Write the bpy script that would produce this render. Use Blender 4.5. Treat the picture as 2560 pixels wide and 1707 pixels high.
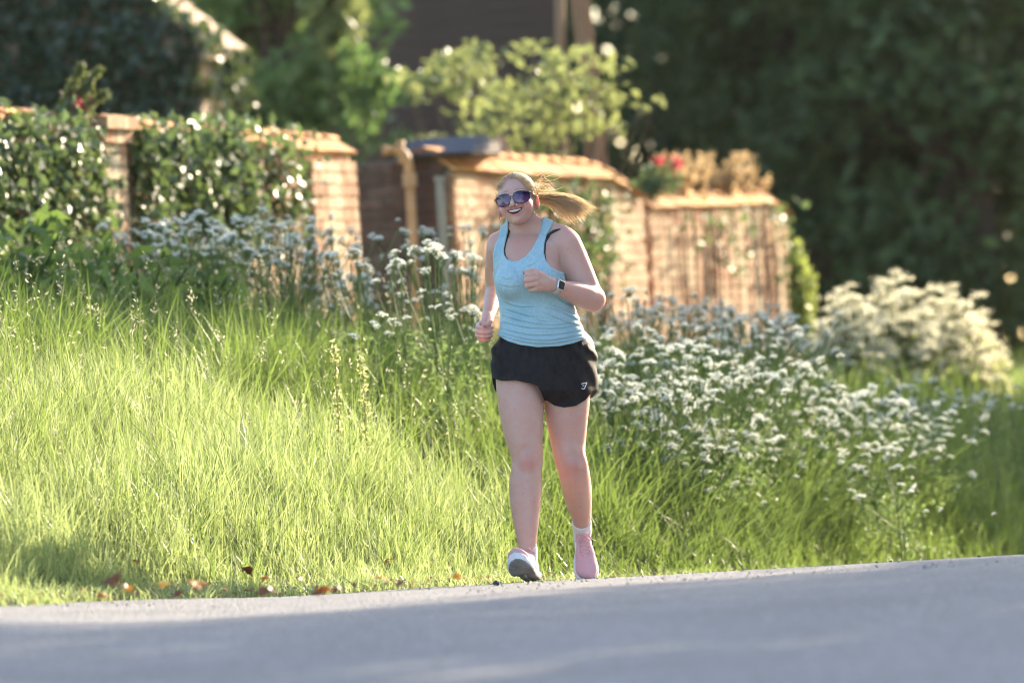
import bpy, bmesh, math, random
import numpy as np
from mathutils import Vector, Matrix

# ---------------------------------------------------------------- camera, sky, sun, exposure
for o in list(bpy.data.objects): bpy.data.objects.remove(o)
SC = bpy.context.scene
COL = SC.collection
R = math.radians
F_PX, CX, CY = 2560 * 200 / 36.0, 1280.0, 853.5
CAM_Z, PITCH, ROLL, FOCUS = 0.90, 0.0032, R(3.2), 23.0
_rw = np.array([1.0, 0, 0]); _fw = np.array([0, math.cos(PITCH), math.sin(PITCH)]); _uw = np.cross(_rw, _fw)
C_R = math.cos(ROLL) * _rw - math.sin(ROLL) * _uw
C_U = math.sin(ROLL) * _rw + math.cos(ROLL) * _uw
C_F = _fw; C_P = np.array([0, 0, CAM_Z])
cam = bpy.data.cameras.new('camera'); cam_o = bpy.data.objects.new('camera', cam); COL.objects.link(cam_o)
m = Matrix.Identity(4)
for i in range(3):
    m[i][0], m[i][1], m[i][2], m[i][3] = C_R[i], C_U[i], -C_F[i], C_P[i]
cam_o.matrix_world = m
cam.lens = 200; cam.sensor_width = 36; cam.clip_start = 0.1; cam.clip_end = 2000
cam.dof.use_dof = True; cam.dof.focus_distance = FOCUS; cam.dof.aperture_fstop = 2.8
SC.camera = cam_o

SUN_AZ, SUN_EL = R(35), R(20)          # azimuth to the right of the view axis
wd = bpy.data.worlds.new('World'); SC.world = wd; wd.use_nodes = True
nt = wd.node_tree; nt.nodes.clear()
sky = nt.nodes.new('ShaderNodeTexSky'); sky.sky_type = 'NISHITA'; sky.sun_disc = False
sky.sun_elevation = SUN_EL; sky.sun_rotation = SUN_AZ; sky.air_density = 1.0; sky.dust_density = 1.5; sky.ozone_density = 1.2
bg = nt.nodes.new('ShaderNodeBackground'); bg.inputs[1].default_value = 0.15
wo = nt.nodes.new('ShaderNodeOutputWorld')
nt.links.new(sky.outputs[0], bg.inputs[0]); nt.links.new(bg.outputs[0], wo.inputs[0])
sl = bpy.data.lights.new('sun', 'SUN'); sl.energy = 5.0; sl.angle = R(0.6); sl.color = (1.0, 0.84, 0.61)
sun_o = bpy.data.objects.new('sun', sl); COL.objects.link(sun_o)
sdir = Vector((math.sin(SUN_AZ) * math.cos(SUN_EL), math.cos(SUN_AZ) * math.cos(SUN_EL), math.sin(SUN_EL)))
sun_o.rotation_euler = sdir.to_track_quat('Z', 'Y').to_euler(); sun_o.location = (20, 30, 30)
SC.view_settings.view_transform = 'Standard'; SC.view_settings.look = 'None'
SC.view_settings.gamma = 1.0; SC.view_settings.use_curve_mapping = False
SC.view_settings.exposure = 1.78
HAZE = 0.0001
SC.cycles.use_denoising = True; SC.cycles.max_bounces = 8; SC.cycles.transparent_max_bounces = 8
SC.cycles.sample_clamp_indirect = 6.0; SC.cycles.filter_width = 1.1

# ---------------------------------------------------------------- helpers
def at(px, py, d):
    """photo pixel (2560 wide) at depth d metres -> world point"""
    return C_P + d * (C_F + C_R * ((px - CX) / F_PX) + C_U * ((CY - py) / F_PX))
def proj(p):
    q = np.asarray(p, float) - C_P; d = q @ C_F
    return CX + F_PX * (q @ C_R) / d, CY - F_PX * (q @ C_U) / d, d

def tag(o, label=None, cat=None, group=None, kind=None):
    if label: o['label'] = label
    if cat: o['category'] = cat
    if group: o['group'] = group
    if kind: o['kind'] = kind
    return o
def empty(name, loc, rz=0.0):
    o = bpy.data.objects.new(name, None); COL.objects.link(o)
    o.location = Vector([float(c) for c in loc]); o.rotation_euler = (0, 0, rz); o.empty_display_size = 0.1
    return o
def mesh_np(name, V, faces, mat=None, parent=None, smooth=False, attrs=None):
    """V (n,3); faces list of (k,m) int arrays with m verts per face. Coordinates are local to parent."""
    me = bpy.data.meshes.new(name)
    V = np.ascontiguousarray(V, np.float32)
    if isinstance(faces, np.ndarray): faces = [faces]
    faces = [np.asarray(f, np.int32) for f in faces if len(f)]
    lt = np.concatenate([np.full(len(f), f.shape[1], np.int32) for f in faces])
    li = np.concatenate([f.ravel() for f in faces])
    me.vertices.add(len(V)); me.vertices.foreach_set('co', V.ravel())
    me.loops.add(len(li)); me.loops.foreach_set('vertex_index', li)
    me.polygons.add(len(lt)); st = np.zeros(len(lt), np.int32); st[1:] = np.cumsum(lt)[:-1]
    me.polygons.foreach_set('loop_start', st)
    try: me.polygons.foreach_set('loop_total', lt)
    except Exception: pass
    me.update(calc_edges=True)
    me.polygons.foreach_set('use_smooth', np.full(len(lt), bool(smooth)))
    for k, (typ, arr) in (attrs or {}).items():
        a = me.attributes.new(k, typ, 'POINT')
        a.data.foreach_set('color' if typ == 'FLOAT_COLOR' else 'value', np.ascontiguousarray(arr, np.float32).ravel())
    if mat: me.materials.append(mat)
    o = bpy.data.objects.new(name, me); COL.objects.link(o)
    if parent: o.parent = parent
    return o
def link_mesh(name, me, parent=None, loc=None, rot=None, scale=None):
    o = bpy.data.objects.new(name, me); COL.objects.link(o)
    if parent: o.parent = parent
    if loc is not None: o.location = Vector([float(c) for c in loc])
    if rot is not None: o.rotation_euler = rot
    if scale is not None: o.scale = scale if hasattr(scale, '__len__') else (scale,) * 3
    return o
def rot_z(a): c, s = math.cos(a), math.sin(a); return np.array([[c, -s, 0], [s, c, 0], [0, 0, 1]])
BOXF = np.array([[0, 3, 2, 1], [4, 5, 6, 7], [0, 1, 5, 4], [1, 2, 6, 5], [2, 3, 7, 6], [3, 0, 4, 7]])
def box_v(x0, x1, y0, y1, z0, z1):
    return np.array([[x0, y0, z0], [x1, y0, z0], [x1, y1, z0], [x0, y1, z0], [x0, y0, z1], [x1, y0, z1], [x1, y1, z1], [x0, y1, z1]], float)
class MB:
    def __init__(s): s.v = []; s.f = {}; s.n = 0
    def add(s, V, F):
        F = np.asarray(F); s.v.append(np.asarray(V, float)); s.f.setdefault(F.shape[1], []).append(F + s.n); s.n += len(V)
    def box(s, *a): s.add(box_v(*a), BOXF)
    def tube(s, pts, rad, n=6, cap=True):
        pts = np.asarray(pts, float); m = len(pts); rad = np.broadcast_to(np.asarray(rad, float), (m,))
        T = np.gradient(pts, axis=0); T /= np.linalg.norm(T, axis=1)[:, None] + 1e-9
        ref = np.array([0, 0, 1.0]) if abs(T[0][2]) < 0.9 else np.array([1.0, 0, 0])
        A = np.cross(T, ref); A /= np.linalg.norm(A, axis=1)[:, None] + 1e-9; B = np.cross(T, A)
        th = np.arange(n) * 2 * math.pi / n
        V = pts[:, None] + rad[:, None, None] * (np.cos(th)[None, :, None] * A[:, None] + np.sin(th)[None, :, None] * B[:, None])
        i, j = np.meshgrid(np.arange(m - 1), np.arange(n), indexing='ij'); j2 = (j + 1) % n
        F = np.stack([i * n + j, i * n + j2, (i + 1) * n + j2, (i + 1) * n + j], -1).reshape(-1, 4)
        b = s.n; s.add(V.reshape(-1, 3), F)
        if cap:
            for row in (0, m - 1):
                for q in range(1, n - 1): s.f.setdefault(3, []).append(np.array([[b + row * n, b + row * n + q, b + row * n + q + 1]]))
    def build(s, name, mat=None, parent=None, smooth=False, attrs=None):
        return mesh_np(name, np.concatenate(s.v), [np.concatenate(x) for x in s.f.values()], mat, parent, smooth, attrs)

def sstep(a, b, x): t = np.clip((x - a) / (b - a), 0, 1); return t * t * (3 - 2 * t)

# ---------------------------------------------------------------- material helpers
class NT:
    def __init__(s, name):
        s.m = bpy.data.materials.new(name); s.m.use_nodes = True; s.t = s.m.node_tree; s.t.nodes.clear()
        s.out = s.n('ShaderNodeOutputMaterial')
    def n(s, typ, **kw):
        nd = s.t.nodes.new(typ)
        for k, v in kw.items():
            if k.startswith('i_'):
                key = k[2:]; key = int(key) if key.isdigit() else key.replace('_', ' ')
                nd.inputs[key].default_value = v
            else: setattr(nd, k, v)
        return nd
    def l(s, a, b): s.t.links.new(a, b)
    def ramp(s, fac, stops):
        r = s.n('ShaderNodeValToRGB'); e = r.color_ramp.elements
        while len(e) < len(stops): e.new(0.5)
        for i, (p, c) in enumerate(stops): e[i].position = p; e[i].color = (*c, 1) if len(c) == 3 else c
        s.l(fac, r.inputs[0]); return r.outputs[0]
    def noise(s, scale, detail=4, rough=0.6, vec=None, stretch=None):
        nd = s.n('ShaderNodeTexNoise'); nd.inputs['Scale'].default_value = scale; nd.inputs['Detail'].default_value = detail; nd.inputs['Roughness'].default_value = rough
        if vec is None:
            vec = s.n('ShaderNodeTexCoord').outputs['Object']
        if stretch is not None:
            mp = s.n('ShaderNodeMapping'); mp.inputs['Scale'].default_value = stretch; s.l(vec, mp.inputs[0]); vec = mp.outputs[0]
        s.l(vec, nd.inputs['Vector']); return nd.outputs['Fac']
    def mix(s, fac, a, b, blend='MIX'):
        mx = s.n('ShaderNodeMix', data_type='RGBA', blend_type=blend)
        for k, v in ((0, fac), (6, a), (7, b)):
            if isinstance(v, (int, float)): mx.inputs[k].default_value = v
            elif isinstance(v, tuple): mx.inputs[k].default_value = (*v, 1) if len(v) == 3 else v
            else: s.l(v, mx.inputs[k])
        return mx.outputs[2]
    def bump(s, h, strength=0.3, dist=0.01):
        b = s.n('ShaderNodeBump'); b.inputs['Strength'].default_value = strength; b.inputs['Distance'].default_value = dist
        s.l(h, b.inputs['Height']); return b.outputs[0]
    def princ(s, col, rough=0.6, normal=None, **kw):
        p = s.n('ShaderNodeBsdfPrincipled')
        if isinstance(col, tuple): p.inputs['Base Color'].default_value = (*col, 1)
        else: s.l(col, p.inputs['Base Color'])
        if isinstance(rough, (int, float)): p.inputs['Roughness'].default_value = rough
        else: s.l(rough, p.inputs['Roughness'])
        if normal is not None: s.l(normal, p.inputs['Normal'])
        for k, v in kw.items(): p.inputs[k.replace('_', ' ')].default_value = v
        return p
    def done(s, sh): s.l(sh.outputs[0] if hasattr(sh, 'outputs') else sh, s.out.inputs[0]); return s.m

def mat_simple(name, c1, c2, scale=8, rough=0.7, bump=0.2, bdist=0.01, stretch=None, detail=5, **kw):
    t = NT(name); f = t.noise(scale, detail, 0.65, stretch=stretch)
    col = t.ramp(f, [(0.3, c1), (0.7, c2)])
    nm = t.bump(f, bump, bdist) if bump else None
    return t.done(t.princ(col, rough, nm, **kw))
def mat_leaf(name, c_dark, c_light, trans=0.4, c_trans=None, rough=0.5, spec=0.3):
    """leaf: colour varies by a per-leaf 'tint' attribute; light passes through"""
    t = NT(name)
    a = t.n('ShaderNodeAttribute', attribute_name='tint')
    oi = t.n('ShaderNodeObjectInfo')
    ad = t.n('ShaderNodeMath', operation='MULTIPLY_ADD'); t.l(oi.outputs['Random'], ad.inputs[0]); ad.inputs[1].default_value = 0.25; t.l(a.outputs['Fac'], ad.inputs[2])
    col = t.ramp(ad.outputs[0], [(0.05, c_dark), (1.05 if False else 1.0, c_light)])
    p = t.princ(col, rough); p.inputs['Specular IOR Level'].default_value = spec
    tr = t.n('ShaderNodeBsdfTranslucent')
    tc = c_trans or tuple(min(1, c * 1.5) for c in c_light)
    t.l(t.mix(0.6, col, tc), tr.inputs[0])
    mx = t.n('ShaderNodeMixShader'); mx.inputs[0].default_value = trans
    t.l(p.outputs[0], mx.inputs[1]); t.l(tr.outputs[0], mx.inputs[2])
    return t.done(mx)
def crom(C, n):
    C = np.asarray(C, float); m = len(C); out = []
    for i in range(m - 1):
        p0, p1, p2, p3 = C[max(i - 1, 0)], C[i], C[i + 1], C[min(i + 2, m - 1)]
        for t in np.arange(n) / n:
            out.append(0.5 * (2 * p1 + (p2 - p0) * t + (2 * p0 - 5 * p1 + 4 * p2 - p3) * t * t + (3 * p1 - p0 - 3 * p2 + p3) * t ** 3))
    out.append(C[-1]); return np.array(out)
# ================================================================ GROUND
EDGE0 = np.array([-.25, 23.3]); EDIR = np.array([math.sin(R(22.6)), math.cos(R(22.6))]); ENRM = np.array([-EDIR[1], EDIR[0]])   # ENRM points up the bank
_hy = np.array([-60, 0, 8, 12, 16, 19, 21, 23, 26, 30, 36, 45, 60, 100, 200.]); _hz = np.array([.1, .15, .2, .21, .185, .125, .072, 0, -.17, -.36, -.62, -.95, -1.4, -2.2, -2.5])
_yy = np.linspace(-60, 200, 2601); _k = np.exp(-np.linspace(-2, 2, 13) ** 2); _k /= _k.sum()
_zz = np.convolve(np.pad(np.interp(_yy, _hy, _hz), 6, mode='edge'), _k, 'valid')
def zroad(x, y): return np.interp(y, _yy, _zz) - .06 * np.minimum(np.asarray(x, float) + 1.0, 0).clip(-4)
def tcoord(x, y): return (x - EDGE0[0]) * ENRM[0] + (y - EDGE0[1]) * ENRM[1]
def wob(x, y): return .5 * np.sin(1.7 * x + .6 * y) + .3 * np.sin(.9 * y - 2.1 * x + 1) + .2 * np.sin(3.3 * x + 2.3 * y + 2)
def zground(x, y):
    x = np.asarray(x, float); y = np.asarray(y, float); t = tcoord(x, y)
    fx, fy = x - t * ENRM[0], y - t * ENRM[1]
    tp = np.clip(t, 0, None); zr = np.where(t > 0, zroad(fx, fy), zroad(x, y))
    a = zr + .43 * (np.sqrt(tp * tp + .03) - .173); pl = .58 - .13 * x.clip(-9, 3.5) + .02 * np.clip(t - 5, 0, 20)
    k = np.clip(.5 + .5 * (pl - a) / .25, 0, 1); bank = pl + (a - pl) * k - .25 * k * (1 - k); bank = np.where(t > 0, np.maximum(bank, zr + .0 * tp), zr)
    tn = np.clip(-t - 7.5, 0, None); b = .10 * tn * (tn < 8) + .8 * (tn >= 8)
    return bank + b + np.where(t > .3, .05 * wob(x, y) * np.clip(t - .3, 0, 1), 0)
def grid_sheet(name, S, T, zf, mat, kind='structure', bend=0.0):
    s, t = np.meshgrid(S, T, indexing='ij'); t2 = t - bend * np.clip(s - 7, 0, 40) ** 2; X = EDGE0[0] + s * EDIR[0] + t2 * ENRM[0]; Y = EDGE0[1] + s * EDIR[1] + t2 * ENRM[1]
    V = np.stack([X, Y, zf(X, Y)], -1).reshape(-1, 3); n = len(T); i, j = np.meshgrid(np.arange(len(S) - 1), np.arange(n - 1), indexing='ij')
    F = np.stack([i * n + j, (i + 1) * n + j, (i + 1) * n + j + 1, i * n + j + 1], -1).reshape(-1, 4)
    return tag(mesh_np(name, V, F, mat, None, True), kind=kind)
def mat_road():
    t = NT('worn_tarmac'); tc = t.n('ShaderNodeTexCoord').outputs['Object']
    a = t.noise(2.6, 7, .68, tc, (1, .45, 1)); st = t.n('ShaderNodeTexVoronoi'); st.inputs['Scale'].default_value = 70; t.l(tc, st.inputs['Vector']); b = t.noise(24, 5, .75, tc, (1, .3, 1))
    pt = t.noise(.5, 3, .5, tc)
    c = t.ramp(a, [(.30, (.105, .102, .115)), (.5, (.165, .160, .178)), (.72, (.235, .228, .245))])
    c = t.mix(t.ramp(b, [(.42, (.75, .75, .75)), (.60, (0, 0, 0))]), c, (.075, .073, .082))
    c = t.mix(t.ramp(pt, [(.60, (0, 0, 0)), (.66, (.6, .6, .6))]), c, (.075, .073, .084))
    c = t.mix(t.ramp(st.outputs['Distance'], [(.2, (.9, .9, .9)), (.5, (0, 0, 0))]), c, (.30, .29, .30))
    hb = t.mix(.5, st.outputs['Distance'], b)
    return t.done(t.princ(c, .6, t.bump(hb, 1.0, .03), Specular_IOR_Level=.5))
M_ROAD = mat_road()
S_ = np.concatenate([np.linspace(-58, -24, 12), np.linspace(-22, 30, 160), np.linspace(31, 45, 12)])
road = grid_sheet('road', S_, np.linspace(-7.5, .03, 50), lambda x, y: np.where(y > 30.5, zground(x, y) + .012, zroad(x, y)) + .006 * np.sin(2.1 * x + .8 * y) * np.sin(.7 * y), M_ROAD, bend=.03)
M_SOIL = mat_simple('verge_soil', (.030, .040, .014), (.055, .065, .022), 5, .95, .5, .03)
ground = grid_sheet('ground', np.concatenate([np.linspace(-60, -24, 12), np.linspace(-22, 30, 150), np.linspace(32, 130, 30)]),
                    np.concatenate([np.linspace(-60, -16, 10), np.linspace(-14, -7.5, 12), np.linspace(-7.4, -.1, 6), np.linspace(0, 9, 60), np.linspace(10, 60, 16)]),
                    lambda x, y: zground(x, y) - np.where((tcoord(x, y) < .0) & (tcoord(x, y) > -7.5), .05, -.004), M_SOIL)

# ================================================================ LEAF AND BLADE GENERATORS
def leaves(name, P, size, mat, parent, aspect=.6, tint=None, rng=None, up=0.0, nrm=None, spread=1.0, local=None, fold=.18):
    """P (n,3) leaf centres in world space -> one mesh of folded leaf faces"""
    n = len(P); rng = rng or np.random.RandomState(0); size = np.broadcast_to(np.asarray(size, float), (n,)) * rng.uniform(.7, 1.3, n)
    N = rng.normal(0, 1, (n, 3)) * spread; N[:, 2] += up
    if nrm is not None: N = N + np.asarray(nrm)
    N /= np.linalg.norm(N, axis=1)[:, None] + 1e-9
    A = rng.normal(0, 1, (n, 3)); A[:, 2] -= .4; A -= (A * N).sum(1)[:, None] * N; A /= np.linalg.norm(A, axis=1)[:, None] + 1e-9
    B = np.cross(N, A); s = size[:, None]
    V = np.stack([P - A * s * .5, P + B * s * aspect * .5 + N * s * fold, P + A * s * .5, P - B * s * aspect * .5 + N * s * fold], 1)
    if local is not None: V = V - np.asarray(local)
    tint = rng.rand(n) if tint is None else tint
    F = np.arange(4 * n).reshape(n, 4)
    return mesh_np(name, V.reshape(-1, 3), F, mat, parent, False, {'tint': ('FLOAT', np.repeat(tint, 4))})
def blades(name, B, h, w, mat, rng, bend=(.1, .6), lean=None, tint=None, sway=.9):
    n = len(B); th = rng.uniform(0, 2 * math.pi, n); L = np.stack([np.cos(th), np.sin(th), np.zeros(n)], 1)
    if lean is not None: L = L * sway + np.asarray(lean); L[:, 2] = 0; L /= np.linalg.norm(L, axis=1)[:, None] + 1e-9
    bd = rng.uniform(bend[0], bend[1], n)[:, None]; fa = rng.uniform(0, math.pi, n); S = np.stack([np.cos(fa), np.sin(fa), np.zeros(n)], 1)
    h = h[:, None]; w = w[:, None]; rows = []
    for tk, wk in ((0, .8), (.35, 1), (.7, .62)):
        c = B + np.array([0, 0, 1.0]) * h * tk * (1 - .45 * bd * tk) + L * h * bd * tk ** 1.8; rows += [c - S * w * wk * .5, c + S * w * wk * .5]
    rows.append(B + np.array([0, 0, 1.0]) * h * (1 - .45 * bd) + L * h * bd)
    V = np.stack(rows, 1); k = np.arange(n)[:, None] * 7
    F4 = np.concatenate([k + np.array([[0, 1, 3, 2]]), k + np.array([[2, 3, 5, 4]])]); F3 = k + np.array([[4, 5, 6]])
    tint = rng.rand(n) if tint is None else tint
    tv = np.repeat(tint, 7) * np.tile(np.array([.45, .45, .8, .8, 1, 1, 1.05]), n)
    return mesh_np(name, V.reshape(-1, 3), [F4, F3], mat, None, False, {'tint': ('FLOAT', np.clip(tv, 0, 1))})
def view_scatter(n, d0, d1, rng, margin=1.0, tmin=.02, tmax=99, pw=1.0):
    """random ground points in the wedge the camera sees (and a margin beside it)"""
    d = d0 + (d1 - d0) * rng.rand(n) ** pw; half = d * .09 + margin; x = rng.uniform(-1, 1, n) * half; t = tcoord(x, d)
    k = (t > tmin) & (t < tmax); return x[k], d[k], t[k]

# ================================================================ GRASS
M_GRASS_P = mat_leaf('sunlit_pale_grass', (.035, .070, .018), (.34, .42, .17), .5, (.52, .62, .23), .40, .55)  # sunlight on the front bank is put into this paler colour
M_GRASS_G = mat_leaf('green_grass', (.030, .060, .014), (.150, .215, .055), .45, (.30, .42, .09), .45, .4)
rg = np.random.RandomState(5)
def grass_patch(name, n, d0, d1, hr, wr_, mat, label, tmin=.02, tmax=99, sel=None, bend=(.1, .55), lean=None, pw=1.0):
    x, y, t = view_scatter(n, d0, d1, rg, 1.3, tmin, tmax, pw)
    # clumping
    cl = np.sin(5.1 * x + 2.3 * y) * np.sin(4.3 * y - 3.7 * x) + .6 * np.sin(11 * x + 7 * y) * np.sin(9 * y - 8 * x); k = rg.rand(len(x)) < .75 + .25 * cl
    x, y, t, cl = x[k], y[k], t[k], cl[k]
    if sel is not None: k = sel(x, y, t); x, y, t, cl = x[k], y[k], t[k], cl[k]
    B = np.stack([x, y, zground(x, y) - .02], 1)
    hh = rg.uniform(*hr, len(x)) * (1 + .22 * cl) * (.22 + .78 * sstep(.0, .75, t)); ww = rg.uniform(*wr_, len(x))
    o = blades(name, B, hh, ww, mat, rg, bend, lean, np.clip(.05 + .85 * rg.rand(len(x)) ** 1.2 + .22 * cl + .22 * wob(1.3 * x, 1.1 * y), 0, 1)); return tag(o, label, 'grass', kind='stuff')
front = lambda x, y, t: (x < .25 - .12 * (y - 23) + .15 * np.sin(3 * y)) & (t < 1.9 + .25 * np.sin(2.2 * x))
back = lambda x, y, t: ~front(x, y, t) | (rg.rand(len(x)) < .16 + .14 * wob(2 * x, 2 * y))
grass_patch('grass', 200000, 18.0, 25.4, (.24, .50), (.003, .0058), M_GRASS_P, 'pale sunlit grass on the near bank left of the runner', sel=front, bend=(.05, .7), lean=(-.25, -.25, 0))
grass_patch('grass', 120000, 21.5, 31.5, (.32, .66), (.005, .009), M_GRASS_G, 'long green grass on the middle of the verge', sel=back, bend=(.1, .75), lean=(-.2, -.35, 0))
M_GRASS_D = mat_leaf('rank_shaded_grass', (.020, .045, .012), (.095, .150, .040), .40, (.22, .32, .08), .45, .4)  # long drooping clumps; shade of the right bank put into the dark colour
grass_patch('grass', 60000, 22.5, 31, (.50, .95), (.005, .010), M_GRASS_D, 'rank drooping grass, darkened for shade, on the bank right of the runner', tmin=.15, tmax=2.6, sel=lambda x, y, t: (x > .35) & (np.sin(4.1 * x + 1.3 * y) * np.sin(3.1 * y - 2.2 * x + 1) > -.15), bend=(.5, 1.3), lean=(-.1, -.6, 0))
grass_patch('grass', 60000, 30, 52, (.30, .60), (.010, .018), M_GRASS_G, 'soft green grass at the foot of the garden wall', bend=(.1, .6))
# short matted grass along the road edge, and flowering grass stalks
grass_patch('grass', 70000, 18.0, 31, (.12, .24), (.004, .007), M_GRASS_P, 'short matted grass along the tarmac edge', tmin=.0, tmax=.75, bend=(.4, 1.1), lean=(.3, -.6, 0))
x, y, t = view_scatter(1300, 20, 34, rg, 1.0, .5)
mbB = np.stack([x, y, zground(x, y) + rg.uniform(.45, .75, len(x))], 1)
P = (mbB[:, None] + np.stack([rg.normal(0, .010, (len(x), 6)), rg.normal(0, .010, (len(x), 6)), rg.uniform(-.06, .06, (len(x), 6))], -1)).reshape(-1, 3)
M_SEED = mat_leaf('grass_seed', (.20, .18, .12), (.44, .43, .32), .45, (.6, .56, .38))
tag(leaves('grass_seed_heads', P, .022, M_SEED, None, .35, rng=rg, spread=.5), 'straw coloured grass seed heads scattered over the verge', 'grass', kind='stuff')

# ================================================================ GARDEN WALL
WA, WB = np.array([-2.69, 31.0]), np.array([2.2, 45.0]); WE = (WB - WA) / np.linalg.norm(WB - WA); WN = np.array([WE[1], -WE[0]])
def wall_pt(px, py):
    r = C_F + C_R * ((px - CX) / F_PX) + C_U * ((CY - py) / F_PX); k = WN @ (WA - C_P[:2]) / (WN @ r[:2]); p = C_P + k * r
    return WE @ (p[:2] - WA), p[2]
WANG = math.atan2(WE[1], WE[0])
def wall_xyz(s, off, z): p = WA + WE * s + WN * off; return np.array([p[0], p[1], z])
def mat_brick(name, a, b, c, lich=(.55, .42, .18)):
    t = NT(name); oi = t.n('ShaderNodeObjectInfo'); tc = t.n('ShaderNodeTexCoord').outputs['Object']
    gm = t.n('ShaderNodeNewGeometry').outputs['Position']
    base = t.ramp(oi.outputs['Random'], [(0, a), (.5, b), (1, c)]); n = t.noise(22, 5, .7, gm); base = t.mix(t.ramp(n, [(.35, (.0,) * 3), (.7, (.55,) * 3)]), base, tuple(x * .55 for x in a))
    l = t.noise(2.2, 5, .7, gm); base = t.mix(t.ramp(l, [(.48, (0,) * 3), (.66, (.8,) * 3)]), base, lich)
    sk = t.noise(5, 4, .6, gm, (1.3, 1.3, .16)); base = t.mix(t.ramp(sk, [(.50, (0,) * 3), (.68, (.65,) * 3)]), base, tuple(min(.72, x * 1.25 + .08) for x in lich)); base = t.mix(t.ramp(sk, [(.30, (.3,) * 3), (.42, (0,) * 3)]), base, tuple(x * .6 for x in a))
    return t.done(t.princ(base, .9, t.bump(n, .5, .006)))
M_BRICK = mat_brick('old_red_brick', (.40, .17, .085), (.50, .25, .13), (.58, .36, .21), (.72, .51, .32))
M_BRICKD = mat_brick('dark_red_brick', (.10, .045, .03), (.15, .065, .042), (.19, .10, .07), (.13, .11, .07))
M_MORTAR = mat_simple('lime_mortar', (.42, .36, .29), (.55, .48, .40), 18, .95, .4, .01)
M_MORTARD = mat_simple('dark_mortar', (.12, .10, .085), (.17, .14, .12), 18, .95, .4, .01)  # darker mortar for the outbuilding brick
M_TILE = mat_brick('lichened_clay_tile', (.42, .17, .06), (.52, .23, .08), (.56, .31, .13), (.64, .29, .05))
BRICKS = []
rb = np.random.RandomState(8)
def brick_mesh(L, D, H, mat, nm='brick'):
    V = box_v(-L / 2, L / 2, 0, D, -H / 2, H / 2); V += rb.uniform(-.0025, .0025, V.shape); me = bpy.data.objects
    o = mesh_np(nm, V, BOXF, mat); m = o.data; bpy.data.objects.remove(o); return m
BM = {k: [brick_mesh(.213 * f, .06, .064, mt) for f in (1, .985, 1.0)] for k, (mt, f) in {'red': (M_BRICK, 1), 'dark': (M_BRICKD, 1)}.items()}
HBM = {k: brick_mesh(.10, .06, .064, mt) for k, mt in (('red', M_BRICK), ('dark', M_BRICKD))}
def lay_bricks(root, x0, x1, z0, ztop, y=-.006, kind='red', limit=290, axis='x', ycoord=0):
    """courses between x0..x1 (local), from z0 up to ztop(x); each brick is a child object"""
    c = 0; z = z0; k = 0; rest = MB()
    cells = []
    while z < max(ztop(x0), ztop(x1)) + .01:
        off = -.1125 if k % 2 else 0.0; x = x0 + off
        while x < x1 - .02:
            a, b = max(x, x0), min(x + .225, x1)
            if b - a > .06 and z + .04 < ztop((a + b) / 2): cells.append((a, b, z))
            x += .225
        z += .075; k += 1
    cells.sort(key=lambda q: -q[2])
    for a, b, z in cells:
        L = b - a - .011; yy = y + rb.uniform(-.005, .004)
        if c < limit:
            me = BM[kind][rb.randint(3)] if L > .15 else HBM[kind]
            o = link_mesh('brick', me, root)
            sx = L / (.213 if L > .15 else .10); o.scale = (sx, 1, 1)
            if axis == 'x': o.location = ((a + b) / 2, yy, z + .0375); o.rotation_euler = (0, rb.uniform(-.012, .012), 0)
            else: o.location = (yy, ycoord - (a + b) / 2, z + .0375); o.rotation_euler = (0, 0, -math.pi / 2)
            c += 1
        else: rest.box(a + .005, b - .005, yy, yy + .06, z + .005, z + .07)
    if rest.n: tag(rest.build('brickwork', BM[kind][0].materials[0], root), kind='stuff')
tile_o = mesh_np('tile', np.array([[-.082, 0, 0], [.082, 0, 0], [.082, .27, .0], [-.082, .27, .0], [-.082, 0, .022], [.082, 0, .022], [.082, .27, .016], [-.082, .27, .016]]) + rb.uniform(-.003, .003, (8, 3)), BOXF, M_TILE); TILE = tile_o.data; bpy.data.objects.remove(tile_o)
rdg = MB(); th = np.linspace(0, math.pi, 8)
rdg.add(np.concatenate([np.stack([np.full(8, x), .085 * np.cos(th) * r, .035 * np.sin(th) * r], 1) for x in (-.15, .15) for r in (1, .8)]),
        np.array([[i, i + 1, i + 17, i + 16] for i in range(7)] + [[i + 8, i + 24, i + 25, i + 9] for i in range(7)] + [[i, i + 8, i + 9, i + 1] for i in range(7)] + [[i + 16, i + 17, i + 25, i + 24] for i in range(7)]))
rdg_o = rdg.build('ridge_tile', M_TILE, None, True); RIDGE = rdg_o.data; bpy.data.objects.remove(rdg_o)
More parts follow.
